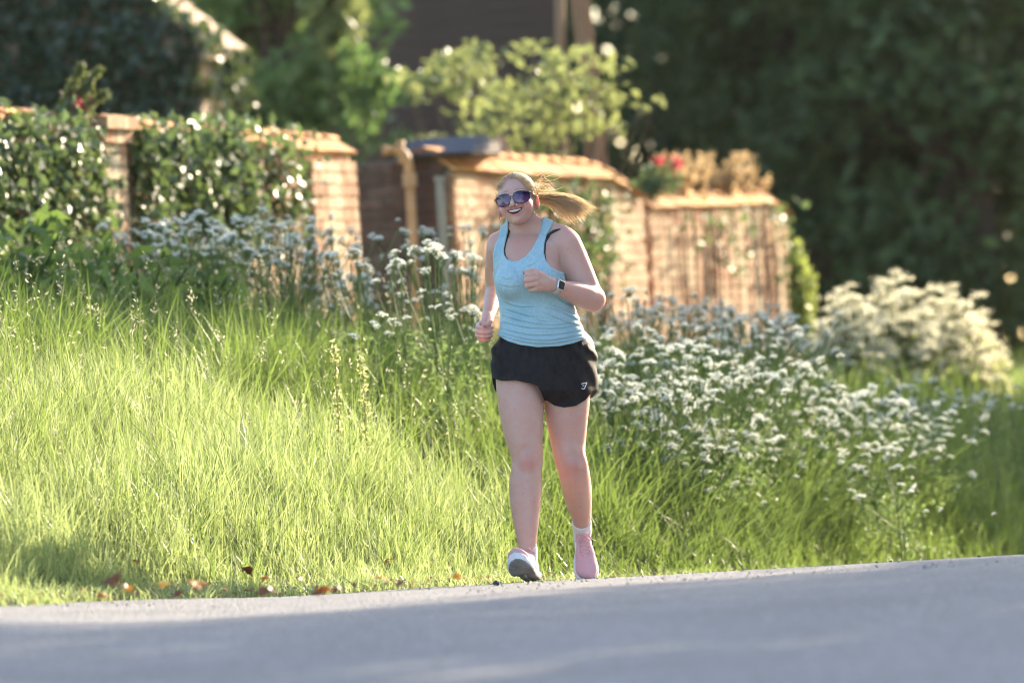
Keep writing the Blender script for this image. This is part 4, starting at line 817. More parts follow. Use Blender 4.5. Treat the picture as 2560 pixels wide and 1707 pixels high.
neck = Chain([(1305, 540, .035, 31), (1308, 572, .04, 33.5), (1310, 602, .045, 39)])
trap = [Chain([(1295, 568, .03, 26), (1270, 592, .045, 26), (1246, 606, .055, 26)]), Chain([(1322, 562, .025, 28), (1362, 578, .01, 28), (1402, 592, -.005, 30)])]
upA = Chain([(1246, 622, .06, 29), (1240, 655, .13, 27), (1236, 690, .2, 24), (1237, 718, .262, 21)])
foA = Chain([(1237, 719, .265, 21), (1233, 742, .2, 22.5), (1226, 768, .12, 19), (1219, 795, .045, 14.5)])
upB = Chain([(1416, 612, -.02, 38), (1432, 648, -.022, 38), (1450, 688, -.03, 36.5), (1468, 725, -.04, 33), (1482, 748, -.048, 29)])
foB = Chain([(1484, 748, -.045, 29.5), (1462, 741, -.08, 32.5), (1434, 731, -.13, 27.5), (1408, 722, -.175, 20.5), (1386, 714, -.205, 17)])
bust = [(Q(1280, 705, -.115), (.064, .060, .062)), (Q(1350, 700, -.125), (.066, .060, .062))]

# head frame
def rotm(ax, a):
    c, s = math.cos(a), math.sin(a); return np.array({'x': [[1, 0, 0], [0, c, -s], [0, s, c]], 'y': [[c, 0, s], [0, 1, 0], [-s, 0, c]], 'z': [[c, -s, 0], [s, c, 0], [0, 0, 1]]}[ax])
H0 = Q(1293, 503.5, -.025)
HB = np.array([[1, 0, 0], [0, 0, 1], [0, -1, 0.]])     # columns x right, y towards camera, z up (rows U,V,W)
HEADM = HB @ rotm('y', R(-11.5)) @ rotm('z', R(11)) @ rotm('x', R(11))
HS = 1.0
def to_head(P): return (P - H0) @ HEADM / HS
def from_head(h): return H0 + np.asarray(h) * HS @ HEADM.T
def zu(x): return -.0500 + 3.0 * x * x
def zl(x): return -.0680 + 20 * x * x
def mouth2(h):
    return np.maximum(h[:, 2] - zu(h[:, 0]), zl(h[:, 0]) - h[:, 2]) * .75
def cranium(h, off=0.0):
    return ell(h, np.array([0, -.018, .026]), (.0755 + off, .094 + off, .088 + off))
def head_sdf(P):
    h = to_head(P); ax = np.abs(h[:, 0]); hm = h.copy(); hm[:, 0] = ax
    d = cranium(h)
    d = smin(d, ell(h, np.array([0, .022, -.020]), (.066, .070, .073)), .028)
    d = smin(d, ell(h, np.array([0, .040, -.070]), (.034, .044, .032)), .024)
    d = smin(d, ell(h, np.array([0, .073, -.090]), (.017, .016, .014)), .018)
    d = smin(d, ell(hm, np.array([.040, .052, -.036]), (.026, .026, .024)), .018)            # cheeks
    d = smin(d, cap(h, np.array([0, .084, .008]), np.array([0, .1105, -.030]), .006, .0098), .007)  # nose
    d = smin(d, ell(hm, np.array([.0125, .094, -.0335]), (.0065, .009, .0065)), .004)
    d = smax(d, -ell(hm, np.array([.0075, .104, -.0400]), (.0042, .005, .004)), .002)
    d = smin(d, ell(hm, np.array([.027, .078, .020]), (.024, .010, .007)), .014)              # brow
    d = smax(d, -ell(hm, np.array([.032, .098, .0]), (.019, .015, .012)), .014)                # eye sockets
    d = smin(d, ell(hm, np.array([.032, .076, -.001]), (.013, .013, .012)), .004)
    m = mouth2(h); fr = sstep(.05, .075, h[:, 1])
    d = d - (.0026 + .0022 * (h[:, 2] < -.06)) * np.exp(-((m - .004) / .0045) ** 2) * fr                                      # lips
    fold = np.hypot((ax - .037 - .22 * (-.045 - h[:, 2])) , 0) ; d = d + .0030 * np.exp(-(fold / .0035) ** 2) * sstep(-.072, -.055, h[:, 2]) * sstep(-.028, -.042, h[:, 2]) * fr
    d = smax(d, -np.maximum(m + .0005, .066 - h[:, 1]), .002)
    # ears
    e = ell(hm, np.array([.079, -.008, -.018]), (.009, .019, .031), rotm('z', R(-25)))
    e = smax(e, -ell(hm, np.array([.086, .003, -.014]), (.006, .010, .018), rotm('z', R(-25))), .003)
    return smin(d, e, .006)

def hand_chain(lst, k=.004):
    cs = [Chain(c, 2) for c in lst]
    def f(P):
        d = np.full(len(P), .2); lo = np.min([c.lo for c in cs], 0); hi = np.max([c.hi for c in cs], 0); m = ((P > lo) & (P < hi)).all(1)
        if m.any():
            p = P[m]; dd = cs[0](p)
            for c in cs[1:]: dd = smin(dd, c(p), k)
            d[m] = dd
        return d
    return f
handB = hand_chain([
    [(1388, 714, -.195, 17), (1372, 709, -.215, 17.5), (1352, 704, -.228, 16), (1342, 701, -.230, 14)],
    [(1366, 701, -.222, 13), (1344, 686, -.238, 10.5)], [(1366, 716, -.218, 13), (1346, 716, -.232, 11)],
    [(1344, 684, -.240, 7.5), (1322, 687, -.232, 7.2), (1318, 690, -.205, 6.6), (1336, 693, -.192, 6)],
    [(1342, 696, -.245, 7.8), (1319, 700, -.236, 7.4), (1316, 703, -.206, 6.8), (1335, 705, -.19, 6)],
    [(1343, 709, -.242, 7.5), (1321, 713, -.232, 7.2), (1319, 715, -.203, 6.6), (1336, 716, -.19, 6)],
    [(1347, 721, -.234, 6.8), (1330, 724, -.222, 6.5), (1328, 724, -.198, 6), (1342, 723, -.19, 5.5)],
    [(1362, 692, -.205, 9), (1340, 680, -.205, 7.8), (1322, 679, -.208, 6.6), (1311, 683, -.21, 5)]])
handA = hand_chain([
    [(1219, 793, .045, 14.5), (1216, 806, .02, 15), (1211, 822, .012, 15), (1209, 834, .008, 12)],
    [(1199, 811, .01, 7.5), (1195, 817, -.030, 5.8), (1210, 820, -.056, 5.9), (1227, 819, -.044, 5.4), (1229, 819, -.012, 5)],
    [(1196, 822, .01, 7.5), (1193, 828, -.032, 5.9), (1209, 831, -.060, 6.0), (1227, 829, -.047, 5.5), (1229, 828, -.012, 5)],
    [(1196, 833, .01, 7.2), (1195, 838.5, -.028, 5.7), (1209, 841, -.054, 5.8), (1226, 839, -.042, 5.3), (1228, 838, -.012, 5)],
    [(1200, 842, .01, 6.5), (1199, 847, -.020, 5.2), (1210, 850, -.042, 5.2), (1222, 848, -.033, 4.8), (1224, 846, -.008, 4.5)],
    [(1226, 797, .02, 9), (1225, 804, -.022, 7.4), (1219, 811, -.056, 6.4), (1212, 815, -.070, 5.4)]], .002)

def torso_sdf(P):
    d = torso(P)
    b = np.minimum(ell(P, *bust[0]), ell(P, *bust[1])); b = smin(ell(P, *bust[0]), ell(P, *bust[1]), .05)
    d = smin(d, b, .035)
    d = smin(d, trap[0](P), .025); d = smin(d, trap[1](P), .025)
    return smin(d, neck(P), .03)
def body_sdf(P):
    d = torso_sdf(P)
    a, b = upA(P), upB(P)
    d = smin(d, a, .022); d = smin(d, b, .024)
    lg = smin(legA(P), legB(P), .006)
    d = smin(d, lg, .02)
    # knees: kneecap and the hollows beside it
    for (px, py, w, k) in ((1318, 1152, -.168, 1), (1432, 1168, -.052, 1)):
        c = Q(px, py, w); q = P - c; r = np.linalg.norm(q * np.array([1, .8, .6]), axis=1); d = d - .0085 * np.exp(-(r / .023) ** 2) + .0048 * np.exp(-((r - .041) / .013) ** 2)
        bmp = lambda du, dv, a, sg: a * np.exp(-(((q[:, 0] - du) / sg) ** 2 + ((q[:, 1] - dv) / (sg * 1.5)) ** 2 + (q[:, 2] / .07) ** 2))
        d = d - bmp(-.034, .062, .0045, .020) - bmp(.036, .056, .0050, .019) - bmp(0, -.050, .0045, .012) + bmp(0, .050, .0035, .016)
        d = d - .0022 * np.exp(-((q[:, 0] + .06 * q[:, 1]) / .008) ** 2) * sstep(-.05, -.09, q[:, 1]) * sstep(-.27, -.2, q[:, 1]) * (q[:, 2] < .1)
    d = np.minimum(d, smin(a, foA(P), .012)); d = np.minimum(d, smin(b, foB(P), .014))
    d = smin(d, handA(P), .004); hb = handB(P); d = np.minimum(d, smin(foB(P), hb, .006))
    m = P[:, 1] > Q(0, 610)[1]
    if m.any():
        dm = d[m]; d[m] = smin(dm, head_sdf(P[m]), .005)
    return d
SK = np.array([.60, .37, .31]); 
def body_cols(V):
    n = len(V); c = np.tile(SK, (n, 1)); h = to_head(V)
    def blend(w, col):
        c[:] = c * (1 - w[:, None]) + np.array(col) * w[:, None]
    rs = np.random.RandomState(3)
    g = lambda p, s: np.exp(-(((V - p) / s) ** 2).sum(1))
    blend(.5 * g(Q(1307, 600, -.03), (.07, .045, .2)), (.52, .285, .22)); blend(.6 * g(Q(1320, 1158, -.17), (.035, .03, .06)), (.58, .20, .17)); blend(.5 * g(Q(1436, 1170, -.05), (.035, .035, .06)), (.50, .17, .13))  # neck: tanned skin, also darkened for the shade under the jaw; then red knees
    blend(.35 * g(Q(1460, 730, 0), (.06, .05, .2)), (.62, .27, .23)); blend(.35 * g(Q(1300, 625, -.1), (.08, .05, .08)), (.60, .28, .22))
    inh = V[:, 1] > Q(0, 575)[1]
    for sx in (-1, 1): blend(.35 * inh * np.exp(-(((h - np.array([sx * .042, .07, -.04])) / .022) ** 2).sum(1)), (.62, .25, .22))
    for sx in (-1, 1): blend(.6 * inh * np.exp(-(((h - np.array([sx * .08, -.005, -.018])) / .022) ** 2).sum(1)), (.75, .28, .20))
    m = mouth2(h); fr = inh & (h[:, 1] > .06)
    blend(np.where(fr, .95 * np.exp(-((m - .003) / .0042) ** 2), 0), (.56, .18, .18))
    blend(np.where(inh & (h[:, 1] > .0) & (m < .0006), 1.0, 0), (.13, .035, .03))
    bw = inh & (h[:, 1] > .05)
    x = np.abs(h[:, 0]); blend(np.where(bw, .75 * np.exp(-((h[:, 2] - .0315 + 5 * (x - .034) ** 2) / .0030) ** 2) * sstep(.010, .016, x) * sstep(.055, .046, x), 0), (.20, .11, .07))
    # nail varnish
    blend(np.exp(-(np.linalg.norm(V - Q(1309, 683, -.213), axis=1) / .0065) ** 2), (.35, .03, .08)); blend(np.exp(-(np.linalg.norm(V - Q(1211, 815, -.078), axis=1) / .007) ** 2), (.45, .03, .09))
    # moles
    for px, py in ((1287, 1021), (1427, 1036), (1318, 1200), (1307, 1230), (1335, 1250), (1284, 1280), (1453, 1269), (1420, 622), (1232, 739), (1441, 705), (1226, 629), (1383, 605), (1318, 512)):
        dd = np.hypot(V[:, 0] - Q(px, py)[0], V[:, 1] - Q(px, py)[1]); blend(np.where(V[:, 2] < .3, .5 * np.exp(-(dd / .0024) ** 2), 0), (.12, .05, .03))
    return {'Col': ('FLOAT_COLOR', np.concatenate([np.clip(c, 0, 1), np.ones((n, 1))], 1))}
def mat_skin():
    t = NT('skin'); a = t.n('ShaderNodeAttribute', attribute_name='Col')
    n1 = t.noise(22, 6, .75); n2 = t.noise(230, 3, .6)
    c = t.mix(t.ramp(n1, [(.40, (0, 0, 0)), (.72, (.42, .42, .42))]), a.outputs[0], (.62, .24, .19))
    c = t.mix(t.ramp(n2, [(.60, (0, 0, 0)), (.78, (.45, .45, .45))]), c, (.40, .19, .12))
    p = t.princ(c, .46, t.bump(n2, .08, .002)); p.inputs['Subsurface Weight'].default_value = .7
    p.inputs['Subsurface Radius'].default_value = (.045, .012, .006); p.inputs['Subsurface Scale'].default_value = 1.0
    p.inputs['Specular IOR Level'].default_value = .35
    return t.done(p)
person = empty('person', RUN0)
tag(person, 'smiling runner in a pale blue vest and black shorts coming along the road edge', 'person')
HQ = 0.0032
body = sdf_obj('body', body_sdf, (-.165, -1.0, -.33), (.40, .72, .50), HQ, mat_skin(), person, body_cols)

# ---- vest
TANK = [(1271, 545), (1270, 580), (1265, 600), (1260, 622), (1261, 638), (1268, 648), (1283, 654), (1298, 651), (1313, 642), (1328, 625), (1341, 603), (1350, 582), (1355, 560), (1357, 535),
        (1388, 535), (1379, 566), (1367, 588), (1361, 608), (1360, 632), (1365, 652), (1378, 668), (1394, 677), (1412, 682), (1426, 686), (1440, 740), (1462, 790), (1475, 830), (1480, 846),
        (1456, 850), (1430, 859), (1400, 865), (1344, 868), (1300, 862), (1270, 853), (1250, 842), (1235, 836), (1235, 780), (1222, 740), (1222, 700), (1234, 678), (1230, 660), (1232, 635), (1238, 610), (1247, 592), (1254, 545)]
def wr(P, a, b, f, ph):      # one family of fold ridges
    return np.sin(f * (P[:, 0] * a + P[:, 1] * b) + ph)
CRZ = [([(1260, 772), (1312, 788), (1366, 797)], 1.0), ([(1258, 790), (1312, 805), (1377, 813), (1440, 806)], 1.0), ([(1258, 806), (1322, 820), (1398, 821), (1448, 811)], 1.1), ([(1256, 822), (1312, 836), (1377, 838), (1450, 827)], 1.1),
       ([(1364, 757), (1398, 770), (1436, 785)], 1.2), ([(1366, 768), (1409, 783), (1444, 800)], 1.2), ([(1352, 778), (1398, 798), (1450, 815)], 1.1), ([(1290, 778), (1335, 798), (1377, 806)], .9), ([(1256, 833), (1312, 848), (1377, 851), (1452, 838)], 1.3), ([(1256, 841), (1320, 857), (1380, 859), (1455, 846)], 1.3),
       ([(1240, 735), (1262, 756), (1300, 768), (1345, 766)], .8), ([(1245, 690), (1262, 697), (1282, 699)], .6), ([(1250, 712), (1275, 718), (1300, 716)], .5), ([(1300, 672), (1326, 664), (1350, 650)], .6), ([(1265, 672), (1290, 680), (1320, 676)], .6), ([(1400, 690), (1412, 715), (1425, 740)], .7), ([(1385, 735), (1410, 752), (1432, 764)], 1.0)]
def folds(P):
    s = FOCUS / (FOCUS + P[:, 2]); X = CX + P[:, 0] * s / PXM; Y = CY - P[:, 1] * s / PXM; out = np.zeros(len(P))
    for pts, a in CRZ:
        c = crom(np.array(pts, float), 3); best = np.full(len(P), 1e9); sgn = np.zeros(len(P)); tt = np.zeros(len(P))
        for i in range(len(c) - 1):
            e = c[i + 1] - c[i]; t = np.clip(((X - c[i][0]) * e[0] + (Y - c[i][1]) * e[1]) / (e @ e), 0, 1); dx = X - c[i][0] - e[0] * t; dy = Y - c[i][1] - e[1] * t; d2 = dx * dx + dy * dy; m = d2 < best
            best[m] = d2[m]; sgn[m] = dy[m]; tt[m] = (i + t[m]) / (len(c) - 1)
        dist = np.sqrt(best) * np.sign(sgn); en = np.clip(4 * tt * (1 - tt) + .25, 0, 1)
        out += a * en * (np.exp(-((dist + 3.2) / 3.0) ** 2) - .9 * np.exp(-((dist - 1.2) / 2.2) ** 2))
    return out
def tank_sdf(P):
    V = P[:, 1]; d = torso_sdf(P) - .0065 - .0085 * sstep(Q(0, 800)[1], Q(0, 850)[1], V)
    wa = sstep(Q(0, 755)[1], Q(0, 790)[1], V); lowr = sstep(Q(0, 832)[1], Q(0, 846)[1], V)
    near = np.abs(d) < .03
    if near.any(): d[near] -= .0042 * folds(P[near]) * sstep(.06, -.04, P[near, 2])
    d = d - .0012 * wr(P, -.35, 1, 140, 1.1) * wa - .0010 * (1 - wa) * wr(P, .8, .5, 110, 0)
    e = poly2(P, TANK); d = d - .0022 * np.exp(-((e + .006) / .0035) ** 2) * sstep(Q(0, 700)[1], Q(0, 690)[1], V)
    return smax(d, e, .003)
def mat_vest():
    t = NT('vest_knit'); tc = t.n('ShaderNodeTexCoord'); v = t.n('ShaderNodeTexVoronoi', feature='DISTANCE_TO_EDGE'); v.inputs['Scale'].default_value = 44; v.inputs['Randomness'].default_value = .9
    mp = t.n('ShaderNodeMapping'); mp.inputs['Scale'].default_value = (1.0, .3, .55); mp.inputs['Rotation'].default_value = (0, .5, 0); t.l(tc.outputs['Object'], mp.inputs[0]); t.l(mp.outputs[0], v.inputs['Vector'])
    ln = t.ramp(v.outputs[0], [(.03, (1, 1, 1)), (.10, (0, 0, 0))])
    sx = t.n('ShaderNodeSeparateXYZ'); t.l(tc.outputs['Object'], sx.inputs[0])
    zr = t.n('ShaderNodeMapRange'); zr.inputs[1].default_value = 1.13; zr.inputs[2].default_value = 1.19; t.l(sx.outputs[2], zr.inputs[0])
    zr2 = t.n('ShaderNodeMapRange'); zr2.inputs[1].default_value = 1.36; zr2.inputs[2].default_value = 1.31; t.l(sx.outputs[2], zr2.inputs[0])
    mm = t.n('ShaderNodeMath', operation='MULTIPLY'); t.l(zr.outputs[0], mm.inputs[0]); t.l(zr2.outputs[0], mm.inputs[1])
    m2 = t.n('ShaderNodeMath', operation='MULTIPLY'); t.l(mm.outputs[0], m2.inputs[0]); t.l(ln, m2.inputs[1])
    m3 = t.n('ShaderNodeMath', operation='MULTIPLY'); t.l(m2.outputs[0], m3.inputs[0]); m3.inputs[1].default_value = .22
    h = t.noise(320, 2, .5, stretch=(1, 1, .25)); base = t.ramp(h, [(.3, (.29, .44, .52)), (.7, (.39, .545, .61))])
    sw = t.noise(6, 3, .5); base = t.mix(t.ramp(sw, [(.5, (0, 0, 0)), (.68, (.5, .5, .5))]), base, (.21, .38, .46))
    c = t.mix(m3.outputs[0], base, (.52, .70, .74))
    p = t.princ(c, .85, t.bump(h, .15, .001)); p.inputs['Sheen Weight'].default_value = .25
    return t.done(p)
vest = sdf_obj('vest', tank_sdf, (-.10, -.06, -.24), (.36, .50, .20), .0032, mat_vest(), person)
BRA = [[(1400, 571), (1402, 573), (1377, 586), (1365.5, 607), (1363.5, 634), (1366, 652), (1362, 652), (1357, 632), (1358, 606), (1366, 588), (1382, 575)],
       [(1268, 570), (1276, 578), (1266.5, 605), (1262.5, 625), (1264, 640), (1272, 650), (1262, 646), (1256, 625), (1258, 600)]]
def bra_sdf(P):
    d = smin(torso_sdf(P), upB(P), .024) - .0035
    return smax(d, poly2(P, BRA[bra_i]), .002)
mat_black = mat_simple('black_fabric', (.012, .010, .012), (.022, .018, .022), 60, .7, .1, .001)
for bra_i in (0, 1): sdf_obj('bra_strap', bra_sdf, (-.06, .26, -.24), (.26, .48, .20), .003, mat_black, person)

# ---- shorts
SH = Loft([(832, 1256, 1454, -.01, .124, -.03), (850, 1247, 1461, -.008, .130, -.04), (870, 1231, 1471, .0, .139, -.05), (900, 1231, 1481, .008, .155, -.08), (935, 1235, 1485, .015, .165, -.1), (970, 1236, 1489, .01, .16, -.1), (1030, 1238, 1488, .01, .15, -.1)])
shA = Chain([(1300, 900, .0, 66), (1295, 960, -.035, 64), (1298, 1000, -.05, 63)]); shB = Chain([(1424, 900, .02, 68), (1424, 960, .012, 66), (1422, 1030, .01, 65)])
hx = np.array([1215, 1238, 1253, 1290, 1327, 1345, 1356, 1362, 1366, 1387, 1410, 1440, 1465, 1481, 1500.]); hf = np.array([948, 947, 951, 950, 958, 965, 988, 1003, 1001, 1014, 1018, 1014, 999, 977, 972.])
hb_ = np.array([992, 994, 990, 992, 995, 1000, 1000, 1002, 1002, 1003, 1004, 1004, 1000, 994, 982.])
def short_sdf(P):
    s = FOCUS / (FOCUS + P[:, 2]); px = CX + P[:, 0] * s / PXM; py = CY - P[:, 1] * s / PXM
    lw = SH(P); low = sstep(985, 950, py)
    tub = np.minimum(shA(P), shB(P))
    d = np.where(py < 940, lw, smin(tub, lw + .06 * (1 - low), .03)); d = smin(tub, lw + .05 * sstep(975, 1012, py), .03)
    hem = np.interp(px, hx, hf) * (1 - sstep(-.03, .06, P[:, 2])) + np.interp(px, hx, hb_) * sstep(-.03, .06, P[:, 2])
    sd = np.sin(60 * P[:, 0] + 25 * P[:, 1])
    fz = sstep(845, 885, py); d = d - fz * .0034 * np.sin(95 * (P[:, 0] * 1.0 + P[:, 1] * .75) + 2.2 * np.sin(16 * P[:, 1])) * sstep(.06, .14, np.abs(P[:, 0] - .075)) - .0016 * np.sin(230 * P[:, 0]) * sstep(900, 850, py) - .0008 * sd
    d = smax(d, (py - hem) * PXM, .002)
    return smax(d, (833 - py + (px - 1350) * .03) * PXM, .004)
def mat_shorts():
    t = NT('shorts_nylon'); n = t.noise(45, 4, .6, stretch=(1, 1, .6)); c = t.ramp(n, [(.35, (.012, .010, .011)), (.7, (.024, .019, .022))])
    return t.done(t.princ(c, .72, t.bump(n, .35, .004), Specular_IOR_Level=.22))
shorts = sdf_obj('shorts', short_sdf, (-.105, -.285, -.21), (.36, .05, .22), .0032, mat_shorts(), person)
def surf_w(f, px, py, w0=-.3):
    w = w0
    for _ in range(60):
        d = float(f(Q(px, py, w)[None])[0])
        if d < .0004: break
        w += d * .8
    return w
mat_white = mat_simple('white_print', (.8, .8, .8), (.82, .82, .82), 20, .6, 0)
mb = MB()
zp = lambda x, y: (1180 + x / 4.3556, 820 + y / 4.3556)
def stroke(pts, wpx):
    pts = crom(np.array(pts, float), 5)
    for i in range(len(pts) - 1):
        a, b = pts[i], pts[i + 1]; t = (b - a) / np.linalg.norm(b - a); nn = np.array([-t[1], t[0]]) * wpx / 2
        q = [a + nn, b + nn, b - nn, a - nn]
        V = [Q(*p, surf_w(short_sdf, *p)) - np.array([0, 0, .0022]) for p in q]; V2 = [v + np.array([0, 0, .004]) for v in V]
        mb.add(to_local(np.array(V + V2)), BOXF)
stroke([zp(1190, 607), zp(1252, 592)], 2.0); stroke([zp(1252, 592), zp(1228, 650), zp(1219, 662)], 2.0); stroke([zp(1203, 628), zp(1224, 624)], 1.8); stroke([zp(1191, 656), zp(1219, 662)], 1.8)
o = mb.build('emblem', mat_white, shorts); o['label'] = 'small angular white emblem on the hem of the shorts'

# ---- hair
def mat_hair():
    t = NT('blond_hair'); a = t.n('ShaderNodeAttribute', attribute_name='tint'); n = t.noise(60, 3, .6)
    c = t.ramp(a.outputs['Fac'], [(0, (.34, .23, .13)), (.4, (.64, .50, .32)), (1, (.88, .76, .56))])
    p = t.princ(c, .38); p.inputs['Specular IOR Level'].default_value = .6; tr = t.n('ShaderNodeBsdfTranslucent'); t.l(t.mix(.45, c, (.98, .82, .58)), tr.inputs[0])
    mx = t.n('ShaderNodeMixShader'); mx.inputs[0].default_value = .58; t.l(p.outputs[0], mx.inputs[1]); t.l(tr.outputs[0], mx.inputs[2]); return t.done(mx)
M_HAIR = mat_hair()
def hair_sdf(P):
    h = to_head(P); d = cranium(h, .0075)
    a = np.arctan2(h[:, 0], h[:, 2] - .02); d = d - .0012 * np.sin(46 * a + 5 * np.sin(30 * h[:, 1]))
    d = smin(d, ell(h, np.array([0, -.108, .028]), (.03, .03, .03)), .02)
    face = ell(h, np.array([0, .075, -.028]), (.0700, .092, .119))
    d = smax(d, -face, .004); d = smax(d, -(h[:, 2] + .035 - .25 * (h[:, 1] + .04)), .004)
    ear = ell(np.abs(h) * [1, 0, 0] + h * [0, 1, 1], np.array([.08, .0, -.022]), (.03, .026, .034))
    return smax(d, -ear, .003)
hair = sdf_obj('hair', hair_sdf, Q(1294, 620, -.2) - .02, Q(1400, 400, .18) + np.array([.02, .02, 0]), .003, M_HAIR, person, lambda V: {'tint': ('FLOAT', .35 + .2 * np.random.RandomState(1).rand(len(V)))})
rs = np.random.RandomState(11)
def strands(paths, r0, name, parent, tints):
    mb = MB(); tt = []
    for p, tn in zip(paths, tints):
        m = len(p); r = r0 * np.concatenate([np.linspace(.9, 1, m // 2), np.linspace(1, .25, m - m // 2)])
        mb.tube(p, r, 3, False); tt.append(np.full(m * 3, tn))
    return mb.build(name, M_HAIR, parent, True, {'tint': ('FLOAT', np.concatenate(tt))})
# combed-back strands over the scalp
paths = []; root_h = np.array([0, -.112, .03]); cc = np.array([0, -.018, .026]); rr = np.array([.0755, .094, .084]) + .0085
for i in range(330):
    th = rs.uniform(-2.2, 2.2); st = np.array([math.sin(th) * .068, .075 - .02 * (1 - abs(math.cos(th))), -.028 + math.cos(th) * .112]); st[1] = .075 + rs.uniform(-.06, .01)
    a = (st - cc) / rr; a /= np.linalg.norm(a); b = (root_h - cc) / rr; b /= np.linalg.norm(b)
    t = np.linspace(0, 1, 12)[:, None]; q = a * (1 - t) + b * t; q /= np.linalg.norm(q, axis=1)[:, None]
    q = cc + q * (rr + rs.uniform(0, .0025)); P = from_head(q)
    if (hair_sdf(P[:1])[0] > .006): continue
    paths.append(to_local(P + rs.normal(0, .0004, P.shape)))
strands(paths, .0011, 'combed_hair', hair, rs.uniform(.2, .95, len(paths)))
# pony tail streaming to the right
paths = []
clump = rs.rand(46, 2)
for i in range(820):
    cl_ = clump[rs.randint(46)]; q = cl_[0] ** 2.5 * .98 + rs.normal(0, .018); q = min(max(q, 0), 1); top = np.array([1484, 518]); mid = np.array([1455, 548]); low = np.array([1408, 575])
    e = (1 - q) ** 2 * top + 2 * q * (1 - q) * mid + q * q * low; ln = .72 + .3 * cl_[1] + rs.normal(0, .05)
    r0 = Q(1322 + rs.normal(0, 4), 492 + rs.normal(0, 5) + 9 * q, .115 + rs.normal(0, .008))
    r1 = Q(1352 + rs.normal(0, 3), 491 + 15 * q + rs.normal(0, 3), .10 + rs.normal(0, .01))
    ew = .06 + rs.normal(0, .02); E = Q(e[0], e[1], ew); E = r1 + (E - r1) * ln + rs.normal(0, .007, 3)
    M1 = r1 + (E - r1) * np.array([.60 - .04 * q, .34 + .05 * q, .5]) + np.array([0, .010 * (1 - q), .02 * rs.randn()]) + rs.normal(0, .004, 3)
    C = crom([r0, r1, M1, E + np.array([0, -.010 * rs.rand(), 0])], 4); ph = rs.rand() * 6; C = C + (np.linspace(0, 1, len(C)) ** 2)[:, None] * .0035 * np.stack([np.sin(ph + np.arange(len(C)) * .9), np.cos(ph * 2 + np.arange(len(C)) * .8), np.sin(ph + np.arange(len(C)))], 1); paths.append(to_local(C))
for i in range(40):   # stray wisps
    r1 = Q(1345 + rs.normal(0, 8), 470 + rs.normal(0, 12), .06); E = r1 + np.array([rs.uniform(.02, .09), rs.uniform(-.03, .03), rs.uniform(-.02, .05)]); M1 = (r1 + E) / 2 + np.array([0, rs.uniform(-.01, .02), 0]); paths.append(to_local(crom([r1, M1, E], 4)))
strands(paths, .0011, 'ponytail', hair, .30 + .7 * rs.rand(len(paths)) ** .8)

# ---- sunglasses, teeth, ear stud
t = NT('purple_lens'); g = t.n('ShaderNodeTexCoord'); s_ = t.n('ShaderNodeSeparateXYZ'); t.l(g.outputs['Generated'], s_.inputs[0])
M_LENS = t.done(t.princ(t.ramp(s_.outputs[2], [(.1, (.16, .05, .15)), (.8, (.022, .010, .045))]), .07, Specular_IOR_Level=.7))
M_FRAME = mat_simple('dark_frame', (.03, .015, .03), (.05, .025, .05), 20, .3, 0)
M_GOLD = mat_simple('rose_gold', (.75, .5, .4), (.8, .55, .45), 20, .25, 0, Metallic=1.0)
def head_local(Hp): return to_local(from_head(np.asarray(Hp, float)))
glasses = None
for sx in (-1, 1):
    th = np.linspace(0, 2 * math.pi, 36, endpoint=False); ct, sn = np.cos(th), np.sin(th)
    # cat-eye outline: flat top, pointed upper outer corner
    x = .0318 * np.sign(ct) * np.abs(ct) ** .95; z = .0272 * np.sign(sn) * np.abs(sn) ** .92
    z = z + .0075 * np.exp(-((th - .45) / .38) ** 2); x = x + .0045 * np.exp(-((th - .38) / .33) ** 2); z = np.where(z > 0, z * .82, z)
    X = sx * (.0365 + x); Y = .104 - 9.0 * (np.abs(X) - .01).clip(0) ** 2; Z = -.004 + z
    ring = np.stack([X, Y, Z], 1); cen = np.array([[sx * .0365, .106 - 9 * .0265 ** 2 + .002, -.003]])
    mid = cen + (ring - cen) * .55; mid[:, 1] += .0012
    Vv = np.concatenate([ring, mid, cen]); n = 36; i = np.arange(n); j = (i + 1) % n
    if glasses is None:
        mbf = MB(); 
    mbf.tube(head_local(np.concatenate([ring, ring[:2]])), .0017, 6, False)
    hinge = ring[np.argmax(np.abs(ring[:, 0]) + .5 * ring[:, 2])]
    mbf.tube(head_local([hinge, [sx * .077, .07, .006], [sx * .0805, .03, .006], [sx * .080, -.01, .0]]), [.0024, .0024, .002, .002], 6)
    if glasses is None: glasses = True; lens_data = []
    lens_data.append((Vv, np.stack([i, j, n + j, n + i], 1), np.stack([n + i, n + j, np.full(n, 2 * n)], 1)))
gl = mbf.build('sunglasses', M_FRAME, person, True)
for Vv, F4, F3 in lens_data: mesh_np('lens', head_local(Vv), [F4, F3], M_LENS, gl, True)
mbf = MB(); mbf.tube(head_local(crom([[-.0085, .1045, .004], [0, .108, .0075], [.0085, .1045, .004]], 4)), .0015, 6); mbf.build('bridge', M_GOLD, gl, True)
mat_tooth = mat_simple('tooth_enamel', (.62, .57, .50), (.68, .63, .56), 30, .3, 0)
mb = MB()
for k in range(8):
    x0 = -.0244 + k * .0061; x1 = x0 + .0058; xs = np.array([x0, x1]); zt = zu((x0 + x1) / 2) + .002; hgt = .0108 - .000 * k - 9 * ((x0 + x1) / 2) ** 2
    yf = .0875 - 12 * xs ** 2
    V = [[x0, yf[0], zt - hgt], [x1, yf[1], zt - hgt], [x1, yf[1] - .004, zt - hgt], [x0, yf[0] - .004, zt - hgt], [x0, yf[0], zt], [x1, yf[1], zt], [x1, yf[1] - .004, zt], [x0, yf[0] - .004, zt]]
    mb.add(head_local(V), BOXF)
mb.build('teeth', mat_tooth, person)
